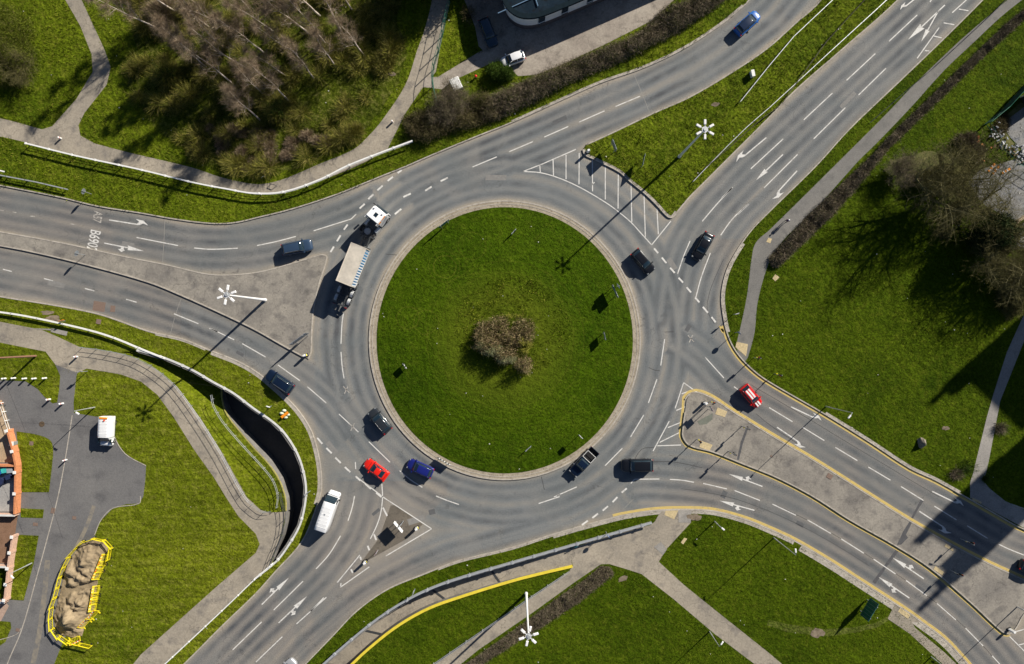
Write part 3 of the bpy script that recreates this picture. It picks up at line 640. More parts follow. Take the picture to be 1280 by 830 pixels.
tl(640, 410, [[(222, 828), (320, 785)], [(305, 788), (407, 721)], [(460, 680), (545, 594)], [(586, 538), (651, 430)], [(674, 370), (716, 253)], [(735, 185), (754, 55)], [(955, 145), (1047, 247)], [(1097, 290), (1160, 335)], [(848, 270), (925, 325)], [(848, 270), (806, 397)], [(838, 325), (885, 308)], [(812, 407), (885, 377)], [(777, 460), (697, 608)], [(770, 492), (850, 460)], [(730, 565), (828, 516)], [(718, 582), (835, 578)], [(606, 747), (728, 746)], [(587, 768), (606, 747)], [(780, 748), (840, 752), (898, 762)], [(945, 768), (1062, 795)], [(1100, 803), (1225, 852)]], L1)
L1[-20] = T(640, 410, K, [(240, 822), (207, 835)])
tl(640, 620, [[(132, 37), (235, 3)]], L1)
tl(960, 620, [[(22, 40), (138, 95)], [(195, 118), (311, 185)], [(362, 212), (474, 283)], [(522, 312), (630, 385)], [(682, 417), (785, 493)], [(834, 530), (928, 612)], [(976, 653), (1063, 741)], [(1108, 790), (1180, 870)], [(657, -47), (768, 22)], [(822, 50), (931, 118)], [(984, 147), (1085, 209)], [(1140, 238), (1190, 262), (1265, 292)], [(1190, 690), (1300, 800)], [(1215, 672), (1300, 650)], [(1240, 735), (1300, 722)]], L1)
tl(960, 410, [[(5, 393), (121, 463)], [(170, 490), (278, 556)], [(333, 590), (441, 655)], [(496, 687), (605, 752)]], L1)
# chevron area north
tl(640, 205, [[(55, 37), (150, 0)], [(150, 0), (315, -72)], [(55, 37), (140, 43), (220, 65), (300, 98), (380, 140), (470, 195), (525, 235), (590, 290), (640, 345), (690, 400)], [(690, 400), (785, 282)],
   [(137, 5), (140, 40)], [(203, -20), (205, 58)], [(267, -45), (267, 75)], [(332, -55), (331, 100)], [(397, -28), (398, 135)], [(461, 6), (461, 175)], [(525, 48), (524, 220)], [(588, 95), (592, 287)], [(652, 148), (659, 360)], [(716, 217), (723, 347)]], L1)
lines('lane_marking', L1, .145, M['paint'])
tl(320, 205, [[(368, 436), (385, 408)], [(400, 382), (418, 352)], [(434, 325), (453, 299)], [(512, 220), (537, 197)], [(555, 173), (580, 150)], [(600, 130), (626, 107)], [(650, 84), (677, 63)], [(700, 45), (720, 30)], [(728, 163), (765, 146)], [(836, 132), (868, 112)], [(912, 85), (948, 68)], [(686, 248), (718, 222)]], G1)
tl(320, 410, [[(303, 543), (328, 572)], [(348, 593), (374, 619)], [(392, 640), (419, 667)], [(439, 687), (466, 712)], [(493, 733), (516, 754)], [(540, 770), (568, 795)], [(594, 814), (620, 835)]], G1)
tl(640, 205, [[(702, 417), (722, 440)], [(740, 462), (763, 490)], [(781, 513), (804, 538)], [(823, 562), (845, 586)], [(863, 609), (885, 635)], [(905, 660), (926, 684)], [(943, 706), (968, 735)], [(986, 756), (1006, 782)]], G1)
tl(640, 410, [[(542, 813), (567, 792)]], G1)
tl(640, 620, [[(345, 143), (375, 122)], [(397, 108), (425, 87)], [(448, 72), (474, 50)], [(497, 30), (521, 5)]], G1)
tl(320, 620, [[(627, 57), (648, 98)], [(583, 188), (594, 217)], [(552, 246), (560, 268)], [(515, 300), (520, 315)], [(470, 362), (478, 380)]], G1)
lines('give_way_marking', G1, .26, M['paint'], .0075)
X1_ = []
for cx, cy in ((432.6, 487), (863.4, 423.2), (440.5, 533.4)):
    X1_ += [[(cx-3.5, cy-4), (cx+4, cy+4)], [(cx+2.5, cy-4.5), (cx-2, cy+5)]]
tl(0, 205, [[(350, 295), (375, 301)], [(150, 257), (172, 260)], [(62, 237), (80, 240)], [(0, 229), (18, 231)]], X1_)
lines('faded_marking', X1_, .15, M['fpaint'], .0085)
lines('buff_edge_line', [T(640, 205, K, [(1025, 800), (1045, 828)]), T(1280-1280+900, 410, 1, [(1, 1), (4, 6)])], .3, M['ypaint'], .0085)
# double yellow lines
Y1_ = []
def dbl(p, s_):
    Y1_.append(off_px(p, s_*2.0)); Y1_.append(off_px(p, s_*3.6))
dbl([p for p in IEL if p[0] < 1262]+IEU[1:], -1)
dbl([p for p in EL if p[1] > 402 and p[0] > 903], 1); dbl([p for p in SL if 766 < p[0] < 1262], -1)
b = MB()
for l in Y1_: b.ribbon(PX(l), .085, .085, .0085)
tag(b.build('double_yellow_lines', M['ypaint']), kind='structure')
# arrows
b = MB()
def arrow(s_, t_, kind, side=1, w_=.17):
    a = P(*s_); c = P(*t_); d = c-a; L = d.length; u = d/L; n = Vector((-u.y, u.x, 0))*side; z = Vector((0, 0, .0065))
    q = lambda x, y: a+u*(x*L)+n*(y*L)+z
    def poly(ps):
        vs = [q(*p) for p in ps]; fs = [tuple(t3) for t3 in tessellate_polygon([vs])]
        fs = [f if (vs[f[1]]-vs[f[0]]).cross(vs[f[2]]-vs[f[0]]).z > 0 else f[::-1] for f in fs]; b.add(vs, fs)
    hw = w_/2/L
    if kind == 'turn':
        poly([(0, -hw), (.74, -hw*1.1), (.80, 0), (.86, .045), (1, .012), (.86, .115), (.66, .125), (.74, .085), (.755, .06), (.70, hw), (0, hw)])
    elif kind == 'ahead': poly([(0, -hw), (.63, -hw), (.61, -.062), (1, 0), (.61, .062), (.63, hw), (0, hw)])
    elif kind == 'both':
        poly([(0, -hw), (.60, -hw), (.58, -.055), (1, 0), (.60, .058), (.60, hw), (.50, hw), (.50, .055), (.535, .075), (.46, .135), (.36, .075), (.425, .065), (.425, hw), (0, hw)])
for a in (((136.3, 274.9), (185.4, 282.6), 'turn', 1), ((130.3, 303.8), (180, 313.8), 'both', -1), ((958, 171.9), (920.6, 203), 'turn', -1), ((978.7, 193), (944.7, 225.5), 'ahead'),
          ((996.4, 213.4), (964.6, 248.3), 'turn', 1), ((1152, -8), (1125.3, 13), 'turn', -1), ((1181, 6.3), (1135, 49.6), 'ahead'), ((1172.5, 14.5), (1151.5, 52), 'ahead'), ((988.5, 508.4), (1026.8, 526.6), 'turn', 1),
          ((971.2, 534), (1007.5, 558.6), 'turn', -1), ((953, 608), (911, 592.4), 'both', -1), ((943, 637.9), (899, 625.7), 'both', 1), ((1154.7, 723.4), (1115.5, 696.9), 'both', -1),
          ((1136.6, 747.5), (1098, 721), 'both', 1), ((1165.3, 614.2), (1204.4, 633.3), 'turn', 1), ((1149, 639), (1190, 665.8), 'turn', -1), ((327.2, 755.7), (361.2, 722), 'both', 1), ((348.3, 778.6), (383.6, 745.4), 'both', -1)): arrow(*a)
tag(b.build('lane_arrow', M['paint']), kind='structure')
# route numbers painted on the road
def roadtext(txt, cx, cy, rot, wpx, hpx, m, z=.0065):
    cu = bpy.data.curves.new('route_number', 'FONT'); cu.body = txt; cu.align_x = 'CENTER'; cu.align_y = 'CENTER'; cu.size = 1; cu.offset = .012; cu.space_character = .98
    o = bpy.data.objects.new('route_number', cu); col.objects.link(o); bpy.context.view_layer.update()
    me = bpy.data.meshes.new_from_object(o); bpy.data.objects.remove(o)
    xs_ = [v.co.x for v in me.vertices]; ys_ = [v.co.y for v in me.vertices]; W_ = max(xs_)-min(xs_); H_ = max(ys_)-min(ys_)
    o = bpy.data.objects.new('route_number', me); col.objects.link(o); me.materials.append(m)
    o.scale = (wpx*S/W_, hpx*S/H_, 1); o.location = P(cx, cy, z); o.rotation_euler = (0, 0, rot); return tag(o, kind='structure')
roadtext('B6902', 116.5, 300.5, math.radians(-90-13), 26, 13.5, M['paint'])
roadtext('A57', 121.5, 271, math.radians(-90-11), 14, 11.5, M['fpaint'])
b = MB()
for q in (T(640, 410, K, [(1015, 392), (1063, 412), (1050, 440), (1003, 425)]), T(640, 410, K, [(932, 556), (990, 577), (975, 605), (925, 588)]), T(640, 410, K, [(1108, 68), (1165, 80), (1155, 140), (1103, 95)]), T(700, 620, 6.4, [(845, 108), (948, 108), (912, 185), (835, 150)]),
          T(960, 620, K, [(652, 548), (703, 580), (690, 605), (640, 570)]), T(960, 620, K, [(825, 345), (868, 375), (858, 390), (815, 360)]), T(960, 620, K, [(878, 235), (915, 262), (912, 272), (870, 248)]), T(960, 205, K, [(0, 365), (18, 370), (10, 392), (-10, 385)]), T(1140, 600, 6.914, [(520, 150), (600, 190), (590, 205), (515, 170)]), T(640, 620, K, [(850, 205), (865, 210), (845, 238), (833, 228)]), T(960, 205, K, [(35, 545), (55, 560), (35, 580), (20, 565)])):
    w_ = PX(q); b.prism([(v.x, v.y) for v in w_], .10, .122)
tag(b.build('tactile_paving', M['tact']), kind='structure')

# seams, repairs and covers in the carriageways
seam = mat('tar_seam', (.06, .06, .062), .8, 0, .2, 4); pale = mat('pale_joint', (.27, .26, .24), .9, 0, .2, 4)
lines('surface_seam', [[p for p in sm(LD, 3) if p[0] > 955], off_px([p for p in sm(LE, 3) if 925 < p[0] < 1180], -13), off_px([p for p in sm(LD, 3) if 850 < p[0] < 1100], 10), [(945, 517), (958, 528), (975, 540), (1004, 559)], T(640, 205, K, [(1045, 470), (1000, 570), (975, 640), (965, 720), (1000, 790)])], .07, seam, .0042)
lines('surface_joint', [[(793, 94), (803, 118), (812, 141)], [(206, 274), (205, 300), (203, 331)], [(226, 374), (219, 395), (213, 418)], T(640, 620, K, [(600, 15), (545, 70)])], .07, pale, .0042)
lines('surface_joint', [T(640, 410, K, [(700, 590), (640, 600), (590, 680)]), [(700, 450), (712, 452), (722, 456)] and T(640, 410, K, [(675, 195), (705, 208), (732, 212)]), T(640, 410, K, [(755, 20), (800, 18)]), T(640, 410, K, [(145, 735), (160, 800)]), T(320, 205, K, [(640, 445), (700, 450)]), T(640, 410, K, [(690, 660), (800, 662), (940, 690)])], .09, seam, .0042)
rngp = random.Random(12); pm_ = [mat('patch_dark', (.105, .108, .112), .9, 0, .15, 3), mat('patch_light', (.215, .21, .20), .9, 0, .15, 3)]
for q, m_ in enumerate(pm_):
    b = MB()
    for cx, cy, l_, w_, a in (((470, 640, 9, 3, .7), (860, 410, 7, 4, 1.), (1000, 655, 8, 4, -.5), (700, 150, 14, 4, .42), (1150, 735, 10, 3, -.6), (540, 640, 6, 5, .2), (300, 442, 8, 3, -.5), (905, 618, 7, 5, 1.1)), ((415, 560, 14, 5, -.9), (620, 222, 20, 5, 0), (840, 330, 12, 5, -1.), (520, 650, 16, 6, .3), (1060, 125, 20, 4, .8), (70, 355, 16, 5, -.22), (160, 306, 12, 5, -.2)))[q]:
        b.box(P(cx, cy, .0032), (l_*.122*1.3, w_*.122*1.3, .002), a)
    tag(b.build('asphalt_patch', m_), kind='structure')

t = NT('dusty_tracks'); f = t.ramp(t.noise(.6, 7, rough=.75), [(.38, 0.), (.62, 1.)])
M['dusty'] = t.out(t.mix(f, (.145, .142, .140), (.27, .235, .18)), .95)
b = MB()
for pl_, w_ in (([(118, 632), (110, 655), (98, 680), (84, 705), (72, 735)], .3), ([(60, 700), (56, 745), (50, 790), (42, 829)], .4)): b.ribbon(PX(sm(pl_, 4)), w_, w_, .111)
tag(b.build('mud_track', M['dusty']), kind='structure')
# ================================================================= VEHICLES
def paint(name, c, metal=.0, rough=.28): 
    m = mat(name, c, rough, metal, .04, 1, coat=.8); return m
def lft(b, st, L, W, H, sill=.18, top=None):
    """body shell: st = (x/L, w, z_shoulder, z_top)"""
    rings = []
    for x, w_, zs, zt in st:
        h = W/2*w_; X_ = x*L; pts = [(h*.86, sill), (h*.98, sill+.10), (h, zs*H*.70), (h*.985, zs*H*.93), (h*.93, zs*H), (h*.62, zt*H-.01), (h*.3, zt*H), (0, zt*H+.006)]
        rings.append([Vector((X_, y, z)) for y, z in pts] + [Vector((X_, -y, z)) for y, z in pts[-2::-1]])
    b.loft(rings)
PROF = {
 'hatch': dict(body=[(-.5, .62, .50, .56), (-.49, .88, .60, .66), (-.45, .96, .62, .66), (-.3, 1, .62, .64), (.0, 1, .61, .63), (.2, .99, .585, .625), (.33, .965, .55, .595), (.41, .91, .51, .55), (.455, .82, .47, .51), (.485, .66, .42, .455), (.498, .44, .37, .40), (.5, .36, .33, .35)],
               wb=.26, wt=.08, rt=-.36, rb=-.465, bw=.90, tw=.72),
 'suv': dict(body=[(-.5, .72, .52, .58), (-.49, .93, .62, .66), (-.45, .98, .63, .66), (-.3, 1, .63, .645), (.0, 1, .62, .64), (.2, 1, .61, .635), (.36, .98, .585, .62), (.43, .94, .555, .59), (.47, .85, .51, .54), (.492, .68, .46, .485), (.5, .5, .40, .42)],
               wb=.25, wt=.11, rt=-.39, rb=-.47, bw=.90, tw=.76),
 'saloon': dict(body=[(-.5, .62, .50, .56), (-.49, .87, .60, .65), (-.42, .95, .63, .68), (-.3, 1, .62, .66), (.0, 1, .60, .63), (.2, .99, .58, .62), (.33, .965, .55, .59), (.41, .91, .51, .55), (.455, .82, .47, .51), (.485, .66, .42, .455), (.498, .44, .37, .40), (.5, .36, .33, .35)],
               wb=.24, wt=.06, rt=-.22, rb=-.37, bw=.90, tw=.70),
 'coupe': dict(body=[(-.5, .68, .54, .60), (-.49, .90, .64, .70), (-.42, .97, .66, .72), (-.28, 1, .64, .70), (.0, .97, .61, .65), (.18, .98, .59, .64), (.33, .96, .55, .60), (.41, .90, .50, .54), (.455, .80, .45, .48), (.485, .62, .39, .42), (.5, .38, .33, .35)],
               wb=.20, wt=.02, rt=-.20, rb=-.38, bw=.88, tw=.64),
}
tyre_cache = {}
def wheel(par, x, y, r=.32, wd=.21):
    s_ = 1 if y > 0 else -1
    b = MB(); b.cyl((0, -wd/2*s_, 0), (0, wd/2*s_, 0), r, n=16); o = b.build('wheel', M['black'], par); o.location = (x, y-s_*wd*.45, r)
    b = MB(); b.cyl((0, wd*.45*s_, 0), (0, (wd*.5+.012)*s_, 0), r*.62, n=12); b.build('rim', M['rim'], o); return o
def car(name, label, cat, px, py, ang, L, W, H, prof, pm, group='cars on the roundabout', roof=None, stripes=None, roofmat=None, zc=.55, spoiler=False, glass=None):
    k = 1-zc*H/CH; wx = 640+(px-640)*k; wy = 415+(py-415)*k
    p = PROF[prof]; root = empty(name, P(wx, wy, zc and (.12 if (py < 96 and 560 < px < 700) or (px < 180 and py > 470) else .003)), math.radians(ang), label, cat, group)
    G_ = glass or M['glassd']
    b = MB(); lft(b, p['body'], L, W, H); b.build('body', pm, root, smooth=True)
    # glasshouse
    bl = .60*H; wb, wt, rt, rb = (p[q]*L for q in ('wb', 'wt', 'rt', 'rb')); bw, tw = p['bw']*W/2, p['tw']*W/2
    def ring(x, hw, zt, hb): 
        pts = [(hb, bl), (hw+(hb-hw)*.12, zt-.10*(zt-bl)-.02), (hw*.9, zt), (hw*.5, zt+.018), (0, zt+.024)]
        return [Vector((x, y, z)) for y, z in pts] + [Vector((x, -y, z)) for y, z in pts[-2::-1]]
    g = MB(); st = [(rb, bw*.84, bl+.03, bw*.88), (rb+(rt-rb)*.5, tw*.97+.02, bl+(H*.95-bl)*.62, bw*.94), (rt, tw*.97, H*.955, bw*.97), ((rt*.6+wt*.4), tw, H*.985, bw), (wt*.7+rt*.3, tw, H*.985, bw), (wt, tw*.95, H*.95, bw*.99), (wt+(wb-wt)*.5, tw*1.02, bl+(H*.95-bl)*.58, bw*.95), (wb, bw*.84, bl+.02, bw*.86)]
    g.loft([ring(*s_) for s_ in st]); g.build('windows', G_, root, smooth=True)
    r = MB()
    def rr_(x, hw, z): return [Vector((x, y, zz+.014)) for y, zz in ((hw*.94, z-.012), (hw*.88, z+.004), (hw*.5, z+.02), (0, z+.026), (-hw*.5, z+.02), (-hw*.88, z+.004), (-hw*.94, z-.012))]
    r.loft([rr_(rt+.02, tw*.97, H*.955), rr_(rt*.6+wt*.4, tw, H*.985), rr_(wt*.7+rt*.3, tw, H*.985), rr_(wt-.02, tw*.95, H*.95)][::-1], cap=False, closed=False)
    for s_ in (1, -1):
        r.cyl((wt, tw*.93*s_, H*.94), (wb-.02, bw*.84*s_, bl+.02), .035, .04, 5); r.cyl((rt, tw*.95*s_, H*.945), (rb+.02, bw*.86*s_, bl+.03), .05, .06, 5)
        r.cyl(((wt+rt)/2, (tw+.02)*s_, H*.93), ((wt+rt)/2+.02, bw*1.0*s_, bl), .035, .035, 5)
    ro = r.build('roof', roofmat or pm, root, smooth=True)
    if roof == 'glass':
        q = MB(); q.box((wt*.55+rt*.45, 0, H*.985+.048), (abs(wt-rt)*.42, tw*1.2, .006)); q.build('sunroof', G_, ro)
    if roof == 'rails' or roof == 'glassrails':
        for s_ in (1, -1):
            q = MB(); q.cyl((rt+.1, tw*.9*s_, H+.03), (wt-.15, tw*.9*s_, H+.03), .02, n=5); q.build('roof_rail', M['rim'], ro)
    if stripes:
        for s_ in (1, -1):
            q = MB(); q.loft([[Vector((x, y*s_, z)) for y in (.08, .34)] for x, z in ((rt+.05, H*.955+.047), (rt*.6+wt*.4, H*.985+.047), (wt*.7+rt*.3, H*.985+.047), (wt-.06, H*.95+.047))], cap=False, closed=False)
            q.build('stripe', M['white'], ro)
            q = MB(); q.box((wb+.42, .2*s_, H*.645), (.7, .24, .012)); q.build('stripe', M['white'], root)
    for s_ in (1, -1):
        q = MB(); q.box((wb-.12, (bw+.16)*s_, bl+.06), (.16, .24, .14)); q.build('mirror', pm, root)
        q = MB(); q.box((L*.445, W*.35*s_, H*.47), (.14, W*.14, .10), rz=-.45*s_); q.build('headlight', M['headl'], root)
        q = MB(); q.box((-L*.485, W*.385*s_, H*.58), (.12, W*.15, .15), rz=.3*s_); q.build('tail_light', M['taill'], root)
        wheel(root, L*.31, s_*W*.485); wheel(root, -L*.30, s_*W*.485)
    q = MB(); q.box((L*.497, 0, H*.28), (.02, .52, .11)); q.build('number_plate', M['white'], root)
    q = MB(); q.box((-L*.497, 0, H*.42), (.02, .52, .11)); q.build('number_plate', M['yellow'], root)
    q = MB(); q.box((L*.25+.12, 0, bl+.025), (.05, W*.62, .015)); q.build('wiper', M['black'], root)
    if spoiler:
        q = MB(); q.box((-L*.46, 0, H*.86), (.22, W*.86, .03)); [q.box((-L*.46, y, H*.78), (.12, .05, .14)) for y in (-.5, .5)]; q.build('spoiler', pm, root)
    return root
navy = paint('navy_paint', (.010, .022, .055)); blk = paint('black_paint', (.008, .009, .012)); dblue = paint('blue_paint', (.012, .018, .16)); redp = paint('red_paint', (.62, .008, .006)); redb = paint('bright_red_paint', (.75, .02, .01))
wht = paint('white_car_paint', (.78, .79, .80)); slv = paint('silver_paint', (.5, .51, .53), .5); char = paint('charcoal_paint', (.025, .03, .036)); bright = paint('sky_glare_blue_paint', (.02, .12, .42)); dkb = paint('midnight_paint', (.006, .014, .035))
car('car', 'navy hatchback with sky glare coloured into its bright blue body, leaving up the northern road', 'car', 935, 28, 42, 4.4, 1.8, 1.5, 'hatch', bright, roofmat=navy)  # navy car; sky glare on the bonnet is put into the body colour
car('car', 'dark blue people carrier waiting at the dashed line beside the grey triangular island', 'car', 371, 309, 11, 4.6, 1.83, 1.6, 'suv', paint('slate_blue', (.03, .055, .10)), roof='rails')
car('car', 'black hatchback circulating past the outer edge of the turf island, nearest the hatched area', 'car', 804, 327, -49, 4.2, 1.78, 1.5, 'hatch', blk)
car('car', 'black saloon coming down the three lane northeastern approach', 'car', 878.5, 308, -119, 4.5, 1.8, 1.45, 'saloon', blk)
car('car', 'dark blue estate car leaving westward beside the mown verge above the subway ramp', 'car', 349, 477, 146, 4.6, 1.82, 1.55, 'suv', dkb, roof='rails')
car('car', 'charcoal hatchback with pale roof edges circulating on the southwest side of the turf island', 'car', 474.5, 526, 130, 4.2, 1.8, 1.5, 'hatch', char, roof='glassrails')
car('car', 'bright red low sports coupe with rear spoiler south west of the turf island', 'car', 470, 587, 144, 4.1, 1.76, 1.28, 'coupe', redb, spoiler=True)
car('car', 'royal blue hatchback behind the red sports coupe beside the island chevron sign', 'car', 525, 585.5, 156, 4.15, 1.76, 1.45, 'hatch', dblue)
car('car', 'large black four by four entering from the eastern road', 'car', 796.5, 582, 181, 4.8, 1.95, 1.7, 'suv', blk)
car('car', 'small red hatchback with two white roof stripes on the eastern road', 'car', 939.5, 495.5, -50, 3.9, 1.7, 1.42, 'hatch', redp, stripes=True)
car('car', 'dark blue estate car parked in shade beside the grass edge of the pub car park', 'car', 610.5, 40.5, -68, 4.4, 1.78, 1.5, 'suv', paint('parked_car_blue', (.015, .04, .07)), 'cars parked by the pub')  # plain dark blue body colour
car('car', 'small white hatchback parked by the round green bush at the pub', 'car', 641, 73.5, 200, 3.7, 1.65, 1.48, 'hatch', wht, 'cars parked by the pub')
car('car', 'silver grey car cut by the bottom edge of the picture on the southwestern road', 'car', 355, 839, 44, 4.3, 1.78, 1.5, 'hatch', slv)
car('car', 'black car cut by the right edge of the picture on the eastern road', 'car', 1293, 713, -26, 4.4, 1.8, 1.5, 'hatch', blk)

def van(label, px, py, ang, L, W, H, zb, beacon=False, z0=.003):
    k = 1-.8*H/CH; root = empty('van', P(640+(px-640)*k, 415+(py-415)*k, z0), math.radians(ang), label, 'van', 'white vans')
    W2 = W/2
    def rg(x, w0, w1, z): 
        pts = [(w0*.97, .28), (w0, .5), (w0, z*.52), (w1*.99, z*.93), (w1*.93, z*.985), (w1*.5, z), (0, z+.01)]
        return [Vector((x, y, q)) for y, q in pts] + [Vector((x, -y, q)) for y, q in pts[-2::-1]]
    b = MB(); st = [(-.5, .93, .88, .97), (-.485, .985, .93, .99), (-.3, 1, .94, 1), (.1, 1, .94, 1), (.24, 1, .92, .985), (.27, .995, .90, .955)]
    b.loft([rg((x-(.07 if H < 2 and x > .2 else 0))*L, W2*a, W2*c, z*H) for x, a, c, z in st]); b.build('body', wht, root, smooth=True)
    b = MB(); kx = (lambda x: x-(.07 if H < 2 and x > .2 else 0))
    b.loft([rg(kx(x)*L, W2*a, W2*c, z*H) for x, a, c, z in [(.27, .99, .89, .95), (.335, .985, .88, .745), (.40, .98, .90, zb/H)]]); b.build('cab', wht, root)
    b = MB(); b.loft([[Vector((kx(x)*L, y*W2, z*H+.03)) for y in (-1, -.5, 0, .5, 1) for y in (y*wd,)] for x, wd, z in ((.275, .82, .965), (.335, .85, .765), (.395, .86, zb/H+.03))][::-1], cap=False, closed=False); b.build('windscreen', M['glassd'], root)
    b = MB(); b.loft([rg(kx(x)*L if x < .41 else x*L, W2*a, W2*c, z) for x, a, c, z in [(.40, .98, .92, zb), (.45, .95, .86, zb-.08), (.485, .86, .74, zb-.25), (.5, .74, .6, zb-.45)]]); b.build('bonnet', wht, root, smooth=True)
    for s_ in (1, -1):
        q = MB(); q.box((.31*L, s_*W2*.975, H*.70), (.13*L, .03, H*.2)); q.build('side_window', M['glassd'], root)
        q = MB(); q.box((.36*L, s_*(W2+.14), H*.6), (.14, .24, .26)); q.build('mirror', M['black'], root)
        q = MB(); q.box((L*.468, W2*.74*s_, zb-.25), (.12, .3, .16)); q.build('headlight', M['headl'], root)
        q = MB(); q.box((-L*.497, W2*.86*s_, H*.45), (.03, .14, .5)); q.build('tail_light', M['taill'], root)
        wheel(root, L*.33, s_*W2*.97, .35); wheel(root, -L*.28, s_*W2*.97, .35)
    if beacon:
        q = MB(); q.box((-L*.46, 0, H+.05), (.22, W*.62, .09)); q.build('light_bar', M['orange'], root)
        q = MB(); q.cyl((-L*.38, .12, H), (-L*.38, .12, H+.16), .14, .1, 10); q.build('beacon', mat('beacon_red', (.7, .08, .02), .3), root)
        q = MB(); q.box((-L*.485, 0, H*.99), (.04, W*.8, .05)); q.build('rear_trim', M['yellow'], root)
    else:
        q = MB(); q.box((-L*.05, .1, H+.03), (.2, .2, .06)); q.build('roof_vent', M['grey'], root)
    q = MB()
    for k_ in range(int(L/.55)): q.box((-L*.45+.35+k_*.5, 0, H+.004), (.07, W*.70, .03)) if -L*.45+.35+k_*.5 < L*.2 else None
    q.build('roof_rib', wht, root)
    return root
van('long white panel van with blue windscreen approaching on the southwestern road', 408.5, 640, 71, 5.9, 2.0, 2.45, 1.25)
van('small white van with orange light bar parked on the estate turning area', 131, 539.5, -93, 4.55, 1.85, 1.9, 1.12, True, .11)
van('white van half hidden by bare branches at the right edge of the picture', 1283, 292, 48, 5.0, 1.9, 2.1, 1.2, False, .12)
# pickup
k = .988; root = empty('pickup_truck', P(640+(730-640)*k, 415+(578.5-415)*k, .003), math.radians(-133), 'dark blue pickup truck with white frame round its load bed below the turf island', 'pickup truck', 'cars on the roundabout')
L, W, H = 5.1, 1.8, 1.72
b = MB(); lft(b, [(-.08, 1, .58, .6), (.0, 1, .58, .61), (.2, .99, .575, .61), (.36, .96, .54, .58), (.45, .88, .49, .53), (.485, .78, .43, .46), (.5, .66, .35, .37)], L, W, H); b.build('body', dkb, root, smooth=True)
b = MB(); b.box((-.29*L, 0, .55), (.42*L, W*.95, .12)); b.box((-.29*L, W*.455, .82), (.42*L, .07, .46)); b.box((-.29*L, -W*.455, .82), (.42*L, .07, .46)); b.box((-.085*L, 0, .82), (.06, W*.86, .46)); tb = b.build('load_bed', dkb, root)
b = MB(); b.box((-.498*L, 0, .82), (.06, W*.86, .46)); b.build('tailgate', dkb, root)
b = MB(); b.box((-.285*L, 0, .63), (.38*L, W*.84, .04)); b.build('bed_liner', M['black'], tb)
b = MB()
for y in (-.44, .44): b.box((-.235*L, y*W, 1.09), (.235*L, .06, .05))
for x in (-.12, -.35): b.box((x*L, 0, 1.09), (.06, .88*W, .05))
b.build('load_frame', M['white'], root)
b = MB(); st = [(-.075, .80, 1.0, .87), (-.05, .74, 1.62, .9), (.0, .76, 1.70, .92), (.08, .75, 1.69, .92), (.13, .73, 1.62, .91), (.24, .80, 1.04, .86)]
b.loft([[Vector((x*L, y, z)) for y, z in ((d*W/2, 1.0), (a*W/2, z_-.06 if z_ > 1.1 else z_), (a*W*.4, z_), (0, z_+.01), (-a*W*.4, z_), (-a*W/2, z_-.06 if z_ > 1.1 else z_), (-d*W/2, 1.0))] for x, a, z_, d in st]); b.build('windows', M['glassd'], root, smooth=True)
b = MB(); b.box((.04*L, 0, 1.72), (.15*L, W*.68, .03)); b.build('roof', dkb, root, bevel=.01)
for s_ in (1, -1):
    q = MB(); q.box((.225*L, s_*W*.56, 1.08), (.14, .22, .16)); q.build('mirror', M['rim'], root)
    q = MB(); q.box((.46*L, s_*W*.36, .82), (.14, .3, .12)); q.build('headlight', M['headl'], root)
    q = MB(); q.box((-.5*L, s_*W*.43, .85), (.04, .12, .3)); q.build('tail_light', M['taill'], root)
    wheel(root, L*.33, s_*W*.485, .36, .24); wheel(root, -L*.27, s_*W*.485, .36, .24)
# articulated lorry
lor = empty('lorry', P(455, 322, .003), math.radians(62), 'articulated lorry with white cab and bare skeletal trailer west of the turf island', 'lorry')
def lp(px, py, z=0):                     # image point seen at height z -> lorry space
    k = 1-z/CH; v = P(640+(px-640)*k, 415+(py-415)*k) - P(455, 322); c_, s_ = math.cos(-math.radians(62)), math.sin(-math.radians(62)); return Vector((v.x*c_-v.y*s_, v.x*s_+v.y*c_, z))
def frame(px, py, z, ang): p = lp(px, py, z); return p, math.radians(ang-62)
def grp(b, name, m, pos, rz, par, **kw):
    o = b.build(name, m, par, **kw); o.location = pos; o.rotation_euler = (0, 0, rz); return o
# tractor, local x forward, origin at cab roof centre on ground
cp, ca = frame(470.5, 267, 3.5, 51); cp.z = 0
b = MB(); W2 = 1.22
prof = [(-1.1, 1.1, 3.55), (-1.05, 1.2, 3.72), (.5, 1.2, 3.45), (.85, 1.16, 3.0), (1.15, 1.14, 2.2), (1.2, 1.12, 1.2)]
b.loft([[Vector((x, y, z)) for y, z in ((w_, .5), (w_, zt*.55), (w_*.96, zt-.25), (w_*.85, zt-.04), (0, zt), (-w_*.85, zt-.04), (-w_*.96, zt-.25), (-w_, zt*.55), (-w_, .5))] for x, w_, zt in prof])
cab = grp(b, 'cab', wht, cp, ca, lor, smooth=False, bevel=.05)
b = MB(); b.loft([[Vector((x, y, z)) for y in (-1.05, -.5, 0, .5, 1.05)] for x, z in ((.87, 3.02), (1.18, 2.2))][::-1], cap=False, closed=False); grp(b, 'windscreen', M['glassd'], Vector((.03, 0, 0)), 0, cab)
b = MB(); b.box((-.15, -.1, 3.66), (.55, .55, .06)); grp(b, 'roof_hatch', M['glassd'], Vector((0, 0, 0)), 0, cab)
b = MB(); b.box((.1, -1.12, 3.2), (.8, .12, .25)); b.box((-.75, -1.14, 3.0), (.5, .1, .5)); grp(b, 'orange_decal', M['orange'], Vector(), 0, cab)
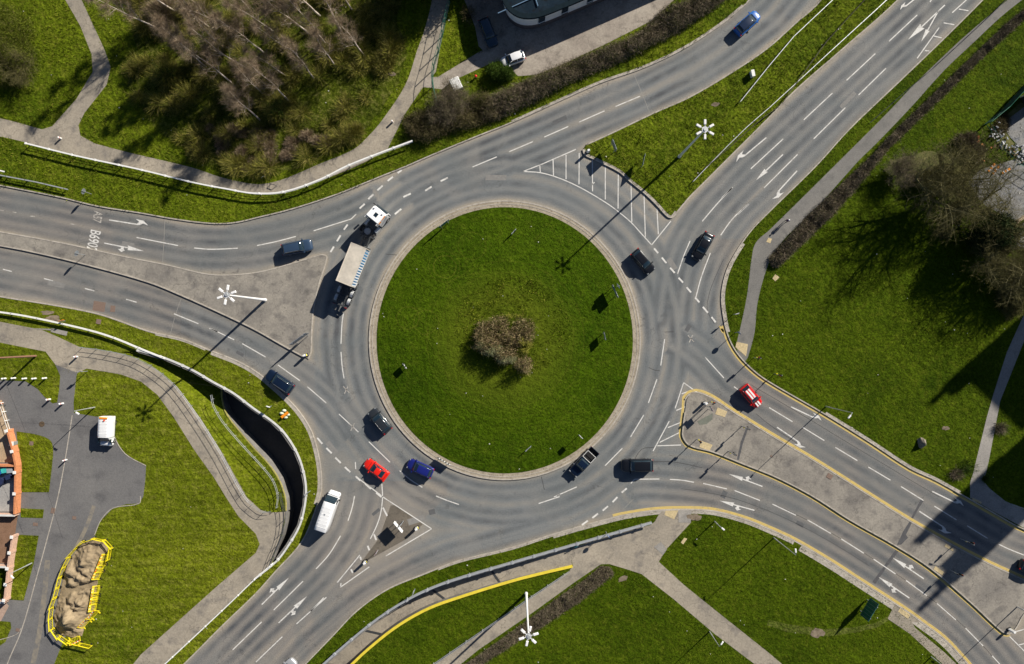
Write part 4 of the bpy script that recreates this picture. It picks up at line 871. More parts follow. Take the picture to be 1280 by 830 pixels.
for s_ in (1, -1):
    b = MB(); b.box((.95, 1.38*s_, 2.5), (.12, .3, .55)); grp(b, 'mirror', M['black'], Vector(), 0, cab)
    b = MB(); b.cyl((.5, .75*s_, 3.6), (.56, .75*s_, 3.6), .12); grp(b, 'roof_lamp', M['headl'], Vector(), 0, cab)
    b = MB(); b.box((-1.2, 1.05*s_, 2.9), (.5, .06, 1.3)); grp(b, 'wind_deflector', wht, Vector(), 0, cab)
    b = MB(); b.box((1.18, .85*s_, .8), (.08, .45, .2)); grp(b, 'headlight', M['headl'], Vector(), 0, cab)
b = MB(); b.box((-2.1, .42, .85), (4.2, .12, .28)); b.box((-2.1, -.42, .85), (4.2, .12, .28)); b.box((-1.6, 0, 1.05), (.9, 1.5, .1)); b.box((-2.2, 0, .95), (.2, .9, .3)); b.box((-3.4, 0, .95), (.2, .9, .3)); ch = grp(b, 'chassis', M['dkgrey'], cp, ca, lor)
b = MB(); b.cyl((-2.9, 0, 1.05), (-2.9, 0, 1.16), .5, n=14); grp(b, 'coupling_plate', M['grey'], Vector(), 0, ch)
for s_ in (1, -1):
    b = MB(); b.cyl((-1.3, .95*s_, .75), (-2.3, .95*s_, .75), .3, n=12); grp(b, 'fuel_tank', M['galv'], Vector(), 0, ch)
for x in (.3, -3.0):
    for s_ in (1, -1):
        m3 = Matrix.Rotation(ca, 3, 'Z'); pos = m3 @ Vector((x, s_*1.12, 0)) + cp
        o = wheel(lor, 0, 0, .5, .32); o.location = (pos.x, pos.y, .5); o.rotation_euler = (0, 0, ca)
# trailer
ra_ = 68; A0 = lp(438.8, 330.5, 3.9); ta = math.radians(ra_-62); tp = Vector((A0.x, A0.y, 0)); m3 = Matrix.Rotation(ta, 3, 'Z')
b = MB()
for y in (-.5, .5): b.box((-.6, y, 1.12), (11.6, .16, .3))
for x in (-6.2, -4.8, -3.4, -1.5, 0, 1.5, 3, 4.6): b.box((x, 0, 1.05), (.16, 1.1, .2))
for x in (-6.25, -3.2, 3.1, 4.9): b.box((x, 0, 1.2), (.22, 2.4, .16))
for x in (-6.35,): b.box((x, 0, .75), (.1, 2.4, .25))
tr = grp(b, 'trailer_frame', M['dkgrey'], tp, ta, lor)
for x in (-5.4, -4.1, -2.8):
    for s_ in (1, -1):
        pos = m3 @ Vector((x, s_*1.1, 0)) + tp; o = wheel(lor, 0, 0, .5, .36); o.location = (pos.x, pos.y, .5); o.rotation_euler = (0, 0, ta)
        b = MB(); b.loft([[Vector((x+math.cos(a)*.58, s_*1.02+y, .5+math.sin(a)*.58)) for y in (-.22, .22)] for a in np.linspace(.5, 2.6, 6)], cap=False, closed=False); grp(b, 'mudguard', M['galv'], Vector(), 0, tr)
for s_ in (1, -1):
    b = MB(); b.box((-6.4, s_*.95, .85), (.06, .4, .16)); grp(b, 'tail_light', M['taill'], Vector(), 0, tr)
    b = MB(); b.box((2.0, s_*1.12, .7), (2.4, .05, .35)); grp(b, 'side_guard', M['galv'], Vector(), 0, tr)
    b = MB(); b.box((3.4, s_*.7, .55), (.14, .14, .9)); grp(b, 'landing_leg', M['grey'], Vector(), 0, tr)
# container carried on it
wpos = Matrix.Rotation(math.radians(62), 3, 'Z') @ tp + P(455, 322)
cn = empty('shipping_container', (wpos.x, wpos.y, 1.29), math.radians(ra_), 'cream roofed shipping container with blue and white ribbed sides riding on the lorry trailer', 'shipping container')
cream = mat('cream_container_roof', (.60, .55, .47), .6, 0, .15, 1.2); LL = 6.06
t = NT('ribbed_side'); sx = t.n('ShaderNodeSeparateXYZ'); t.l(t.obj(), sx.inputs[0]); f = t.math('FRACT', t.math('MULTIPLY', sx.outputs[0], 2.4))
M['rib'] = t.out(t.mix(t.ramp(f, [(.5, 0.), (.54, 1.)]), (.62, .66, .70), (.03, .20, .42)), .5)
b = MB()
for s_ in (1, -1):
    pts = []
    for i in range(58):
        x = -2.9+i*.1; pts.append((x, s_*(1.2 if i % 4 < 2 else 1.165)))
    b.wall(pts, .01, .01, .12, 2.48)
b.build('side_panel', M['rib'], cn)
b = MB(); b.box((0, 0, 2.55), (5.9, 2.34, .05))
for i in range(22): b.box((-2.75+i*.262, 0, 2.585), (.1, 2.1, .018))
b.build('roof', cream, cn)
b = MB()
for x in (-2.97, 2.97):
    for y in (-1.17, 1.17): b.box((x, y, 1.3), (.12, .12, 2.6))
    b.box((x, 0, 2.55), (.12, 2.22, .12)); b.box((x, 0, .07), (.12, 2.22, .14))
for y in (-1.19, 1.19): b.box((0, y, 2.57), (5.82, .07, .07)); b.box((0, y, .06), (5.82, .07, .12))
b.build('corner_frame', cream, cn)
b = MB(); b.box((-2.99, 0, 1.3), (.03, 2.2, 2.35)); [b.cyl((-3.03, y, .2), (-3.03, y, 2.45), .025) for y in (-.8, -.3, .3, .8)]; b.build('door', cream, cn)
b = MB(); b.box((2.99, 0, 1.3), (.03, 2.2, 2.35)); b.build('end_panel', cream, cn); b = MB(); b.box((0, 0, .10), (5.8, 2.3, .05)); b.build('floor_panel', M['dkgrey'], cn)

# ================================================================= STREET FURNITURE
def hz(px, py): return .8 if False else (island_z(px, py) if ((px-631)/160)**2+((py-425.3)/166.2)**2 < 1 else .10)
def mast(px, py, h, rot, label):
    z0 = .1; o = empty('high_mast_light', P(px, py, z0), rot, label, 'street light', 'tall masts with six lamp heads')
    b = MB(); b.cyl((0, 0, 0), (0, 0, .4), .26, .24, 12); b.cyl((0, 0, .4), (0, 0, h*.5), .21, .15, 12); b.cyl((0, 0, h*.5), (0, 0, h), .15, .10, 12); b.build('column', M['lampw'], o)
    b = MB(); b.cyl((0, 0, h-.1), (0, 0, h+.18), .26, .2, 12); b.cyl((0, 0, h+.02), (0, 0, h+.07), .42, n=16); b.build('hub', M['galv'], o)
    for k in range(6):
        a = k*PI/3; u = Vector((math.cos(a), math.sin(a), 0)); b = MB()
        b.cyl(u*.3+Vector((0, 0, h+.05)), u*.65+Vector((0, 0, h+.08)), .045, n=6)
        q = u*.98+Vector((0, 0, h+.08)); b.box(q, (.74, .34, .13), a, .82); b.build('lamp_head', M['lampw'], o, bevel=.03)
    return o
mast(332, 375, 14.1, .35, 'six headed white mast standing on the grey paved western island')
mast(848.7, 196, 13.9, .52, 'six headed mast with blue grey column on the grass between the two northern roads')
mast(657.7, 741.4, 14.6, .3, 'six headed white mast by the shrub bed near the bottom edge')
def lamp(px, py, hx, hy, h, label, m=None, wood=False, cat='street light'):
    k = 1-h/CH; H_ = P(640+(hx-640)*k, 415+(hy-415)*k) ; b0 = P(px, py); d = H_-b0; ln = d.length; a = math.atan2(d.y, d.x)
    o = empty('lamp_column', b0+Vector((0, 0, .1)), a, label, cat, 'lamp columns'); mm_ = m or M['galv']
    b = MB(); b.cyl((0, 0, 0), (0, 0, 1.2), .095, n=8); b.cyl((0, 0, 1.2), (0, 0, h-.12), .075, .045, 8); b.build('column', mm_, o)
    l2 = max(ln, .5)
    b = MB(); b.cyl((0, 0, h-.15), (l2*.5, 0, h-.02), .035, n=6); b.cyl((l2*.5, 0, h-.02), (l2-.15, 0, h+.02), .035, n=6); b.build('arm', mm_, o)
    b = MB(); b.box((l2+.12, 0, h+.02), (.62, .26, .13), 0, .8); b.build('lamp_head', M['lampw'], o, bevel=.03); return o
lamp(1032, 508, 1062, 520, 8.2, 'pale lamp column on the grass edge right of the white road arrows on the eastern road')
lamp(119, 509, 94, 514.5, 5.0, 'white lamp column at the estate road junction above the parked van')
lamp(967, 672, 994.5, 692.5, 8.1, 'tall lamp column on the south grass below the eastern road')
lamp(886.6, 789, 900, 806.5, 5, 'short lamp column beside the pale diagonal footpath at the bottom')
lamp(1271, 758, 1303, 775, 8, 'lamp column at the far right end of the paved eastern island')
lamp(1163.6, 820.6, 1185, 838, 6, 'lamp column on grass at the bottom edge below the blue grey sign')
lamp(40.5, 703.5, 13.5, 718.5, 4.7, 'white lamp column leaning image left over the brick garden wall')
lamp(893, 651.6, 900.5, 658.5, 2.6, 'small pale post with a bent head on grass south of the crossing')
lamp(1263.6, 630, 1300, 643, 8, 'lamp column in the tower shade beside the far eastern footway')
lamp(910+640-640, 0-40, 905, -60, 8, 'lamp column just beyond the top edge by the northern road') if False else None
o = empty('telegraph_pole', P(45.5, 445, .1), 0, 'brown wooden telegraph pole with overhead wires on the estate grass', 'telegraph pole')
wood = mat('brown_timber', (.22, .12, .08), .85, 0, .2, 6); b = MB(); b.cyl((0, 0, 0), (0, 0, 8.6), .17, .12, 10); b.build('pole', wood, o); b = MB(); b.box((0, 0, 8.2), (.1, 1.4, .1)); b.build('cross_arm', wood, o)
for q in ((8, -26, 6), (-12, -20, 7.5), (30, -4, 7)):
    b = MB(); n = 10; p0 = Vector((0, 0, 8.3)); p1 = Vector(q)
    for i in range(n):
        f = lambda t_: p0.lerp(p1, t_) - Vector((0, 0, 1.2*4*t_*(1-t_)*.5)); b.cyl(f(i/n), f((i+1)/n), .012, n=4, cap=False)
    b.build('wire', M['black'], o)

def bollard(px, py, label, h=1.0, r=.16, m=None, kind='round', group='bollards', cat='bollard'):
    o = empty('bollard', P(px, py, hz(px, py)), R.uniform(0, 1) if kind == 'round' else .4, label, cat, group)
    if kind == 'round':
        b = MB(); b.cyl((0, 0, 0), (0, 0, h*.9), r, r*.9, 12); b.build('post', m or M['white'], o)
        b = MB(); b.dome((0, 0, h*.9), r*.98, h*.1); b.build('cap', M['white'], o)
        b = MB(); b.cyl((0, 0, h*.66), (0, 0, h*.78), r*1.0, n=12); b.build('band', M['red'] if group != 'low white posts' else M['grey'], o)
    else:      # lit keep-left bollard
        b = MB(); b.box((0, 0, .06), (.62, .5, .12)); b.build('base', M['black'], o)
        b = MB(); b.box((0, 0, .12+h*.5), (.42, .34, h), 0, .86); b.build('shell', M['white'], o, bevel=.04)
        b = MB(); b.box((.2, 0, h*.42), (.02, .3, .5)); b.build('face', M['yellow'], o)
        b = MB(); b.cyl((.2, 0, h*.86), (.23, 0, h*.86), .15, n=14); b.build('keep_left_disc', M['blue'], o)
    return o
for px, py, l in ((77, 173.5, 'pale bollard where the northwest footpaths meet'), (491, 153, 'pale bollard on the footpath below the wood'), (97.5, 445.8, 'white bollard at the top of the western ramp path'),
                  (63.5, 499, 'white bollard on the grass tip beside the estate lane'), (79.5, 504.2, 'white bollard in the mouth of the narrow estate lane'), (84, 574.5, 'small grey post on the estate drainage channel')):
    bollard(px, py, l, .75 if py < 200 else 1.0, .15 if py < 570 else .12, group='single bollards')
for i, (px, py, l) in enumerate(((8, 473, 'farthest left'), (20, 472.5, 'under the shadow of the telegraph pole'), (33.5, 473, 'third from the right'), (45.5, 473, 'second from the right'), (58.5, 472.5, 'nearest the lane'))):
    o = bollard(px, py, 'low pale post of the estate grass row, '+l, .95, .14, group='low white posts', cat='post')
for px, py, l in ((734.5, 190.5, 'white lit bollard on the grass tip above the hatched area'), (383, 444, 'white and yellow lit bollard on the tip of the paved western island'), (521.5, 659, 'yellow topped bollard on the small triangular traffic island'),
                  (457.5, 701, 'grey and white bollard at the tail of the small triangular traffic island'), (880, 503.5, 'white bollard on the nose of the paved eastern island'), (1260.5, 786, 'white and yellow bollard at the far end of the paved eastern island')):
    bollard(px, py, l, 1.15, kind='keep', group='lit traffic bollards')

def sign(px, py, label, w_, hh, z1, ang, n=2, face=None, back=None, disc=False, group='road signs', name='road_sign', post_r=.045, two=False, z0=None):
    """panel centred on px,py; ang = direction the panel runs along (deg, image-up positive)"""
    zz = hz(px, py) if z0 is None else z0
    o = empty(name, P(px, py, zz), math.radians(ang), label, 'road sign', group)
    xs_ = [0] if n == 1 else [-w_*.33, w_*.33]
    for x in xs_:
        b = MB(); b.cyl((x, -.05, 0), (x, -.05, z1+.05), post_r, n=8); b.build('post', M['grey'], o)
    b = MB()
    if disc:
        b.cyl((0, .0, z1-w_/2), (0, .025, z1-w_/2), w_/2, n=20); b.build('sign_back', M['signback'], o)
        b = MB(); b.cyl((0, .027, z1-w_/2), (0, .034, z1-w_/2), w_/2*.97, n=20); f = b.build('sign_face', face or M['blue'], o)
        b = MB(); b.cyl((0, .036, z1-w_/2), (0, .04, z1-w_/2), w_/2*.3, n=12); b.build('symbol', M['white'], f)
    else:
        b.box((0, 0, z1-hh/2), (w_, .04, hh)); b.build('sign_back', back or M['signback'], o, bevel=.008)
        b = MB(); b.box((0, .026, z1-hh/2), (w_*.98, .01, hh*.97)); f = b.build('sign_face', face or M['white'], o)
        b = MB()
        for k in range(int(w_/.45)): 
            x = -w_/2+.3+k*.45; b.add([(x-.08, .034, z1-hh*.15), (x+.1, .034, z1-hh*.15), (x+.2, .034, z1-hh/2), (x+.1, .034, z1-hh*.85), (x-.08, .034, z1-hh*.85), (x+.04, .034, z1-hh/2)], [(0, 5, 2, 1), (5, 4, 3, 2)])
        if face is M['black']: b.build('chevrons', M['white'], f)
        b = MB(); 
        for z in (z1-hh*.25, z1-hh*.75): b.box((0, -.03, z), (w_*.92, .03, .04))
        b.build('rail', M['galv'], o)
    return o
S1 = sign
sign(507.5, 457, 'small square sign standing in the turf on the left of the round island', 1.0, .75, 1.2, -57, face=M['black'])
sign(555.5, 575.3, 'wide black and white chevron board at the bottom left rim of the round island', 2.3, .75, 1.15, -31, 2, face=M['black'])
sign(766.5, 365, 'large two post sign on the right side of the round island turf', 2.1, 1.2, 2.2, -66, face=M['white'])
sign(769.5, 359, 'round headed sign on a tall post behind the large island sign', .85, .8, 3.1, 120, 1, disc=True)
sign(754, 420, 'medium square sign in the turf at the right of the round island', 1.25, 1.0, 1.7, -78, face=M['black'])
sign(556.5, 282, 'green backed sign on the top left rim of the round island', 1.9, 1.2, 2.2, 38, face=M['white'], back=M['greenm'])
sign(642, 291, 'thin white edge on sign near the top of the round island', 1.1, .6, 1.1, 48, 2)
sign(724, 543, 'pale sign on a post near the bottom right rim of the round island', .8, .7, 2.4, -45, 1)
sign(660, 559.5, 'low edge on sign near the bottom of the round island', 1.2, .5, .9, 42, 2)
sign(765, 186.5, 'tall direction sign on the grass just above the hatched area', 1.7, 1.5, 2.7, -68, face=M['greenm'])
sign(801.5, 204, 'direction sign with dark face on the grass nearer the six headed mast', 1.9, 1.1, 2.2, 78, face=M['greenm'])
sign(379, 423.5, 'long diagonal direction sign on the tip of the paved western island', 3.0, 2.0, 2.9, 36, face=M['blue'])
bb = sign(1079, 756, 'large blue grey backed sign leaning away from view beside the southeastern verge', 3.0, 2.45, 2.9, 59, 2, face=M['greenm'], back=mat('blue_grey_back', (.03, .15, .19), .5, 0, .1, 2), post_r=.07)
for k in range(6):
    b = MB(); b.box((-1.25+k*.5, .045, 1.68), (.03, .03, 2.35)); b.build('rib', M['signback'], bb)
sign(114.5, 242.5, 'white lane sign on the verge above the painted road number', .9, .9, 2.3, 70, 1, disc=True, face=M['white'])
sign(106.5, 318.7, 'red and white sign on the narrow paved strip below the painted road number', .9, .9, 2.4, 70, 1, disc=True, face=M['red'])
sign(340, 507, 'small grey sign post on the verge above the subway wall', .6, .5, 1.8, -20, 1)
sign(110, 463.5, 'thin sign post at the start of the ramp railing', .7, .6, 2.3, 10, 1)
sign(82, 401, 'orange and white sign on the verge beside the western guard rail', .7, .6, 1.2, 20, 1, face=M['orange'], back=M['orange'])
sign(915.7, 392.7, 'small sign on the narrow verge at the northeastern corner', .6, .6, 2.3, 20, 1)
sign(918, 416, 'round sign on the verge just above the buff crossing slab', .7, .7, 2.5, 135, 1, disc=True)
sign(500, 655, 'wide three post sign on the small triangular traffic island', 2.0, 1.2, 2.1, -50, 2, face=M['white'])
sign(504, 650.5, 'narrow white sign behind the wide one on the small triangular traffic island', 1.0, 1.0, 2.5, 50, 1)
sign(472.5, 687, 'red and white sign at the tail of the small triangular traffic island', .8, .6, 1.9, 60, 1, face=M['red'])
sign(518.5, 735.5, 'small white sign on the thin verge beside the southern ramp railing', .7, .6, 2.0, 70, 1)
sign(757.5, 664, 'post with round sign beside the upper end of the southern ramp railing', .6, .6, 2.7, -45, 1, disc=True)
sign(388, 613, 'white angled sign on the narrow verge at the bend of the subway wall', .9, .3, 1.7, 30, 1)
sign(884, 509, 'red and white sign cluster on the nose of the paved eastern island', .9, .8, 2.5, -60, 2, face=M['red'])
def signal(px, py, label, h=3.1, ang=0):
    o = empty('traffic_light', P(px, py, .1), math.radians(ang), label, 'traffic light', 'crossing signals')
    b = MB(); b.cyl((0, 0, 0), (0, 0, h), .057, n=8); b.build('pole', M['grey'], o)
    b = MB(); b.box((.14, 0, h-.45), (.18, .22, .8)); b.build('signal_head', M['black'], o)
    b = MB(); b.box((-.05, .2, h-.85), (.12, .14, .35)); b.build('pedestrian_signal', M['black'], o)
    b = MB(); b.box((0, -.1, 1.1), (.14, .12, .3)); b.build('push_button', M['yellow'], o)
    for k, c in enumerate(('red', 'orange', 'greenm')):
        q = MB(); q.cyl((.23, 0, h-.19-k*.26), (.26, 0, h-.19-k*.26), .085, n=10); q.build('lens', M[c], o)
    return o
signal(942, 447, 'traffic signal on the grass beside the buff slab of the northern crossing', 3.0, 140)
signal(927, 532.5, 'traffic signal in the middle of the paved eastern island', 3.2, -30)
signal(870.5, 549, 'traffic signal at the lower left corner of the paved eastern island', 3.1, 160)
signal(910, 563.8, 'traffic signal on the lower edge of the paved eastern island', 3.3, -20)
signal(886, 502, 'traffic signal crowding the upper nose of the paved eastern island', 3.4, 120)
signal(967.5, 467.5, 'traffic signal on the field edge above the red striped car', 3.1, 200)
signal(1200, 673, 'traffic signal on the paved island at the shaded far crossing', 3.1, 60)
signal(1187, 712, 'traffic signal on the lower edge of the far crossing', 3.0, 60)

def railing(name, pts, label, h=1.05, step=2.4, rails=(1.0,), rr=.03, beam=None, m=None, pr=.03, cat='railing', z=.1, zf=None, group=None, balls=False, beamw=.3, panel=False, split=1):
    pw = PX(pts); c = pw[len(pw)//2]; o = empty(name, (c.x, c.y, z), 0, label, cat, group); m = m or M['galv']
    for kk, f in enumerate(rails):
        b = MB(); zz = h*f
        if beam and kk == 0: b.wall([(p.x-c.x, p.y-c.y) for p in pw], beamw/2, beamw/2, zz-beam, zz)
        else: 
            for i in range(len(pw)-1): b.cyl((pw[i].x-c.x, pw[i].y-c.y, zz), (pw[i+1].x-c.x, pw[i+1].y-c.y, zz), rr, n=5, cap=False)
        b.build('top_rail' if kk == 0 else 'lower_rail', m, o)
    if panel:
        b = MB(); b.wall([(p.x-c.x, p.y-c.y) for p in pw], .012, .012, .08, h*.97); b.build('mesh_panel', panel, o)
    for i, (p, a) in enumerate(along(pw, step)):
        b = MB(); b.box((0, 0, h/2), (pr*2, pr*2, h)); 
        if balls: b.box((0, 0, h+.01), (beamw*1.2, beamw*1.5, .08))
        q = b.build('post', m, o); q.location = (p.x-c.x, p.y-c.y, 0); q.rotation_euler = (0, 0, a)
    return o
railing('guard_rail', sm([(39, 181.6), (101, 197), (164, 210.5), (190, 216.4), (248, 230.5), (290, 238.5), (320, 243.3), (358, 241.5), (403.5, 226), (436.4, 209.5), (482, 191.5), (517, 178.5)], 4), 'long white topped guard rail along the northwest footpath', 1.1, 3.6, (1., .55, .3), .03, .12, M['white'], .05, 'guard rail', balls=True, beamw=.21)
railing('guard_rail', [(-60, 205), (0, 219.5), (50, 229), (88.5, 238)], 'short pale guard rail above the kerb at the left edge', .75, 3, (1., .5), .03, .15, M['galv'], .05, 'guard rail', beamw=.16)
railing('guard_rail', [(-60, 204), (0, 213.5), (10, 216)], 'stub of white guard rail at the far left edge above the road', .75, 3, (1.,), .03, .15, M['white'], .05, 'guard rail', beamw=.2)
railing('guard_rail', sm([(-80, 379), (0, 389.7), (33, 394.7), (76, 403.6), (121.4, 414.5), (150, 424), (180, 436.5), (209, 448)], 3), 'white guard rail on the verge between western road and footpath', .62, 4, (1.,), .03, .2, M['white'], .06, 'guard rail', beamw=.24)
railing('railing', sm([(104, 434), (134, 437.8), (172, 446.7), (197.3, 460.6), (222.6, 482), (253, 523.8), (278.3, 564.3), (308.6, 619.5), (325.8, 635.5), (334, 638.5), (341, 637.5)], 3), 'grey two bar railing curving down the outer edge of the western ramp path', 1.1, 2.2, (1., .55), .026, None, M['grey'], .025)
railing('railing', sm([(348, 633), (349.5, 618), (344, 600), (332, 584), (317.4, 568), (300, 549), (281, 526), (270, 507), (267, 493)], 3), 'pale railing beside the yellow coping inside the subway bend', 1.0, 2.2, (1., .5), .035, None, M['galv'], .03)
railing('railing', sm([(352, 616), (357, 640), (356, 657), (352.5, 671), (345, 689), (339, 705)], 3), 'dark metal railing between the footpath and the dark subway well', 1.1, 2, (1., .6, .2), .03, None, M['dkgrey'], .03)
railing('guard_rail', sm([(342, 703), (320, 722.5), (291, 750.5), (248, 791), (205, 831), (120, 910)], 3), 'white guard rail between southwestern road verge and footpath', 1.0, 3.4, (1., .5), .03, .12, M['white'], .05, 'guard rail', balls=True, beamw=.16)
railing('parapet', sm([(300, 929), (345, 879), (402, 830), (434, 801.5), (471.8, 771), (512, 745.5), (547.7, 729), (585.6, 716.4), (640, 700.5), (705.8, 681.5), (761.4, 665.5), (813, 651)], 4), 'long pale parapet rail on the road side of the southern ramp', 1.05, 3.4, (1., .6, .3), .03, .14, M['galv'], .05, 'parapet', balls=True, beamw=.30)
railing('railing', [(500, 853), (541, 828.5), (628.6, 768.5), (660, 746.5), (711, 712.5)], 'thin grey railing between sunken grass and the lower footpath', 1.0, 3, (1., .5), .04, None, M['galv'], .035)
railing('fence', [(1262, -6), (1232, 24), (1203, 51), (1165, 86), (1126, 119), (1085, 155)], 'low dark wire fence on the verge beside the eastern footpath', .55, 3, (1., .5), .03, None, M['dkgrey'], .05, 'fence')
railing('fence', sm([(568, -60), (563, 0), (556.5, 32), (549, 65), (542.6, 88), (542, 108), (548, 133)], 3), 'tall dark green metal fence beside the footpath by the pub', 2.3, 2.6, (1., .5, .08), .035, None, M['greenm'], .05, 'fence')
railing('crash_barrier', [(923.5, 129), (960, 83.5), (990, 48), (1041, 0), (1120, -75)], 'thin grey crash barrier on the left of the grass between northern roads', .7, 3.2, (1.,), .03, .2, M['galv'], .04, 'crash barrier', beamw=.09)
railing('crash_barrier', sm([(865, 228), (888, 204), (930, 162), (960, 136), (1028, 73.4), (1071, 34), (1108, 0), (1180, -70)], 2), 'thin grey crash barrier along the northeastern approach road', .7, 3.2, (1.,), .03, .2, M['galv'], .04, 'crash barrier', beamw=.09)
railing('fence', [(880, 211), (905, 190), (925, 172), (948, 152), (975, 132), (1000, 96), (1030, 55), (1058, 24), (1085, -5)], 'low rusty wire fence between the two crash barriers', .8, 2.4, (1., .5), .03, None, mat('rusty_wire', (.10, .085, .07), .8), .05, 'fence')
railing('fence', [(1228, 157), (1250, 139), (1280, 106), (1330, 60)], 'dark green palisade fence at the top right yard', 2.0, 1.6, (1., .6, .2), .04, None, M['greenm'], .05, 'fence', panel=mat('fence_mesh', (.02, .04, .035), .7))
railing('fence', [(1228, 157), (1238, 172), (1252, 190), (1268, 206), (1300, 225)], 'broken green fence bending round the junk strewn yard', 1.6, 1.6, (1., .5), .035, None, M['greenm'], .04, 'fence')

# utility cabinet, cones, rock and small things
o = empty('utility_cabinet', P(570.5, 108, .11), math.radians(24), 'white slatted utility box on bare ground beside the car park link path', 'utility cabinet')
b = MB(); b.box((0, 0, .55), (1.5, 1.85, 1.1)); b.build('housing', M['white'], o, bevel=.03)
b = MB(); 
for i in range(6): b.box((-.6+.24*i, 0, 1.12), (.12, 1.7, .05))
b.build('roof_slats', M['white'], o); b = MB(); b.box((.77, 0, .55), (.03, 1.6, .9)); b.build('door', M['signback'], o)
o = empty('cable_marker', P(595, 97, .1), 0, 'small red post top on the bare ground near the round bush', 'marker'); b = MB(); b.cyl((0, 0, 0), (0, 0, .5), .12); b.build('post', M['grey'], o); b = MB(); b.dome((0, 0, .5), .22, .2); b.build('cap', M['red'], o)
b = MB(); rg = []
for j in range(7):
    t_ = j/6; rr_ = math.sin(max(.12, (1-t_*.92))*PI/2)*1.0; ringp = []
    for i in range(12):
        a = 2*PI*i/12; k = 1+.16*math.sin(3*a+j)+.1*math.cos(5*a-j*2); ringp.append(Vector((math.cos(a)*.62*k*rr_*(1-t_**2*.6), math.sin(a)*.85*k*rr_*(1-t_**2*.6), t_*1.25)))
    rg.append(ringp)
b.loft(rg); o = b.build('boulder', patchy('boulder_stone', (.17, .15, .12), (.25, .22, .18), None, 2, 8, bumpst=.6), loc=P(1151, 553, .05)); tag(o, 'dark brown boulder standing alone on the eastern field', 'boulder')
ob = empty('roadwork_board', P(357.5, 518, .1), math.radians(38), 'orange roadwork board lying on the verge by the subway wall', 'roadwork board')
b = MB(); b.box((0, 0, .5), (1.25, .4, .12)); b.build('board', M['orange'], ob); b = MB(); [b.box((x, 0, .25), (.06, .4, .5)) for x in (-.5, .5)]; b.build('frame', M['black'], ob)
for x, y, l in ((355.6, 513.2, 'nearest the road and above'), (360.2, 518.2, 'right of'), (357.4, 521.5, 'just below'), (352.5, 516.5, 'left of')):
    b = MB(); b.dome((0, 0, 0), .26, .3); o = b.build('sandbag', mat('sandbag_cloth', (.6, .66, .52), .9), loc=P(x, y, .1)); o.scale = (1.3, .9, 1); tag(o, 'pale sandbag %s the orange roadwork board' % l, 'sandbag', 'sandbags by the roadwork board')
b = MB(); b.cyl((-.45, 0, 0), (-.45, 0, .5), .05); b.cyl((-.45, 0, .5), (.35, .1, .55), .05); b.cyl((.35, .1, .55), (.45, .1, 0), .05); o = b.build('hoop_barrier', M['dkgrey'], loc=P(342.5, 232, .11)); o.rotation_euler = (0, 0, -.4); tag(o, 'bent black metal hoop on the footpath beside the white guard rail', 'hoop barrier')
o = empty('discarded_sheet', P(330, 223, .15), .5, 'white curved plastic sheet lying at the edge of the brambles', 'litter'); b = MB(); b.loft([[Vector((math.cos(a)*.42, math.sin(a)*.3, .1)), Vector((math.cos(a)*.26, math.sin(a)*.16, .22))] for a in np.linspace(.3, 2.6, 8)], cap=False, closed=False); q = b.build('sheet', M['white'], o)
o = empty('utility_cabinet', P(938.8, 94, .1), .2, 'small white cabinet on the grass between the northern roads', 'utility cabinet'); b = MB(); b.box((0, 0, .4), (.42, .95, .8)); b.build('housing', M['white'], o, bevel=.02); b = MB(); b.box((0, 0, .83), (.48, 1., .06)); b.build('lid', M['white'], o)
o = empty('bicycle_stand', P(718, 682.5, .11), math.radians(17), 'blue bicycle leaning on the inside of the southern parapet', 'bicycle')
teal = mat('teal_paint', (.02, .22, .32), .3)
for x in (-.5, .5):
    b = MB(); n = 16
    for i in range(n): b.cyl((x+.33*math.cos(2*PI*i/n), .1, .36+.33*math.sin(2*PI*i/n)), (x+.33*math.cos(2*PI*(i+1)/n), .1, .36+.33*math.sin(2*PI*(i+1)/n)), .025, n=4, cap=False)
    b.build('wheel', M['black'], o)
b = MB(); [b.cyl(p, q, .03, n=6) for p, q in (((-.5, .1, .36), (-.15, .1, .85)), ((-.15, .1, .85), (.4, .1, .85)), ((.4, .1, .85), (.5, .1, .36)), ((-.15, .1, .85), (.0, .1, .33)), ((0, .1, .33), (.4, .1, .8)), ((0, .1, .33), (-.5, .1, .36)))]; b.build('frame', teal, o)
b = MB(); b.cyl((.38, -.15, 1.0), (.38, .35, 1.0), .02, n=6); b.build('handlebar', M['dkgrey'], o); b = MB(); b.box((-.16, .1, .93), (.26, .14, .06)); b.build('saddle', M['black'], o)
# litter and daisies: pale specks scattered over the turf
pts = []
for _ in range(300):
    x, y = R.uniform(-40, 1320), R.uniform(-40, 870); pts.append((x, y))
xs_, ys_ = np.array(pts).T; ok = np.zeros(len(xs_), bool)
for pl in (land_nw, land_sp, land_e, land_w, land_s, TURF): ok |= pip(xs_, ys_, pl)
for pl in (path_s, path_e, path_fe, pth_nw1, cpark, tarm, hole_w, hole_s, path_w1): ok &= ~pip(xs_, ys_, pl)
b = MB()
for x, y in zip(xs_[ok], ys_[ok]):
    s_ = R.choice((.09, .1, .13, .16)); b.box(P(x, y, hz(x, y)+.08), (s_, s_*R.uniform(.5, 1), .03), R.uniform(0, 3))
tag(b.build('litter', mat('pale_litter', (.62, .61, .55), .8)), 'pale specks of litter scattered over the grass', 'litter', kind='stuff')

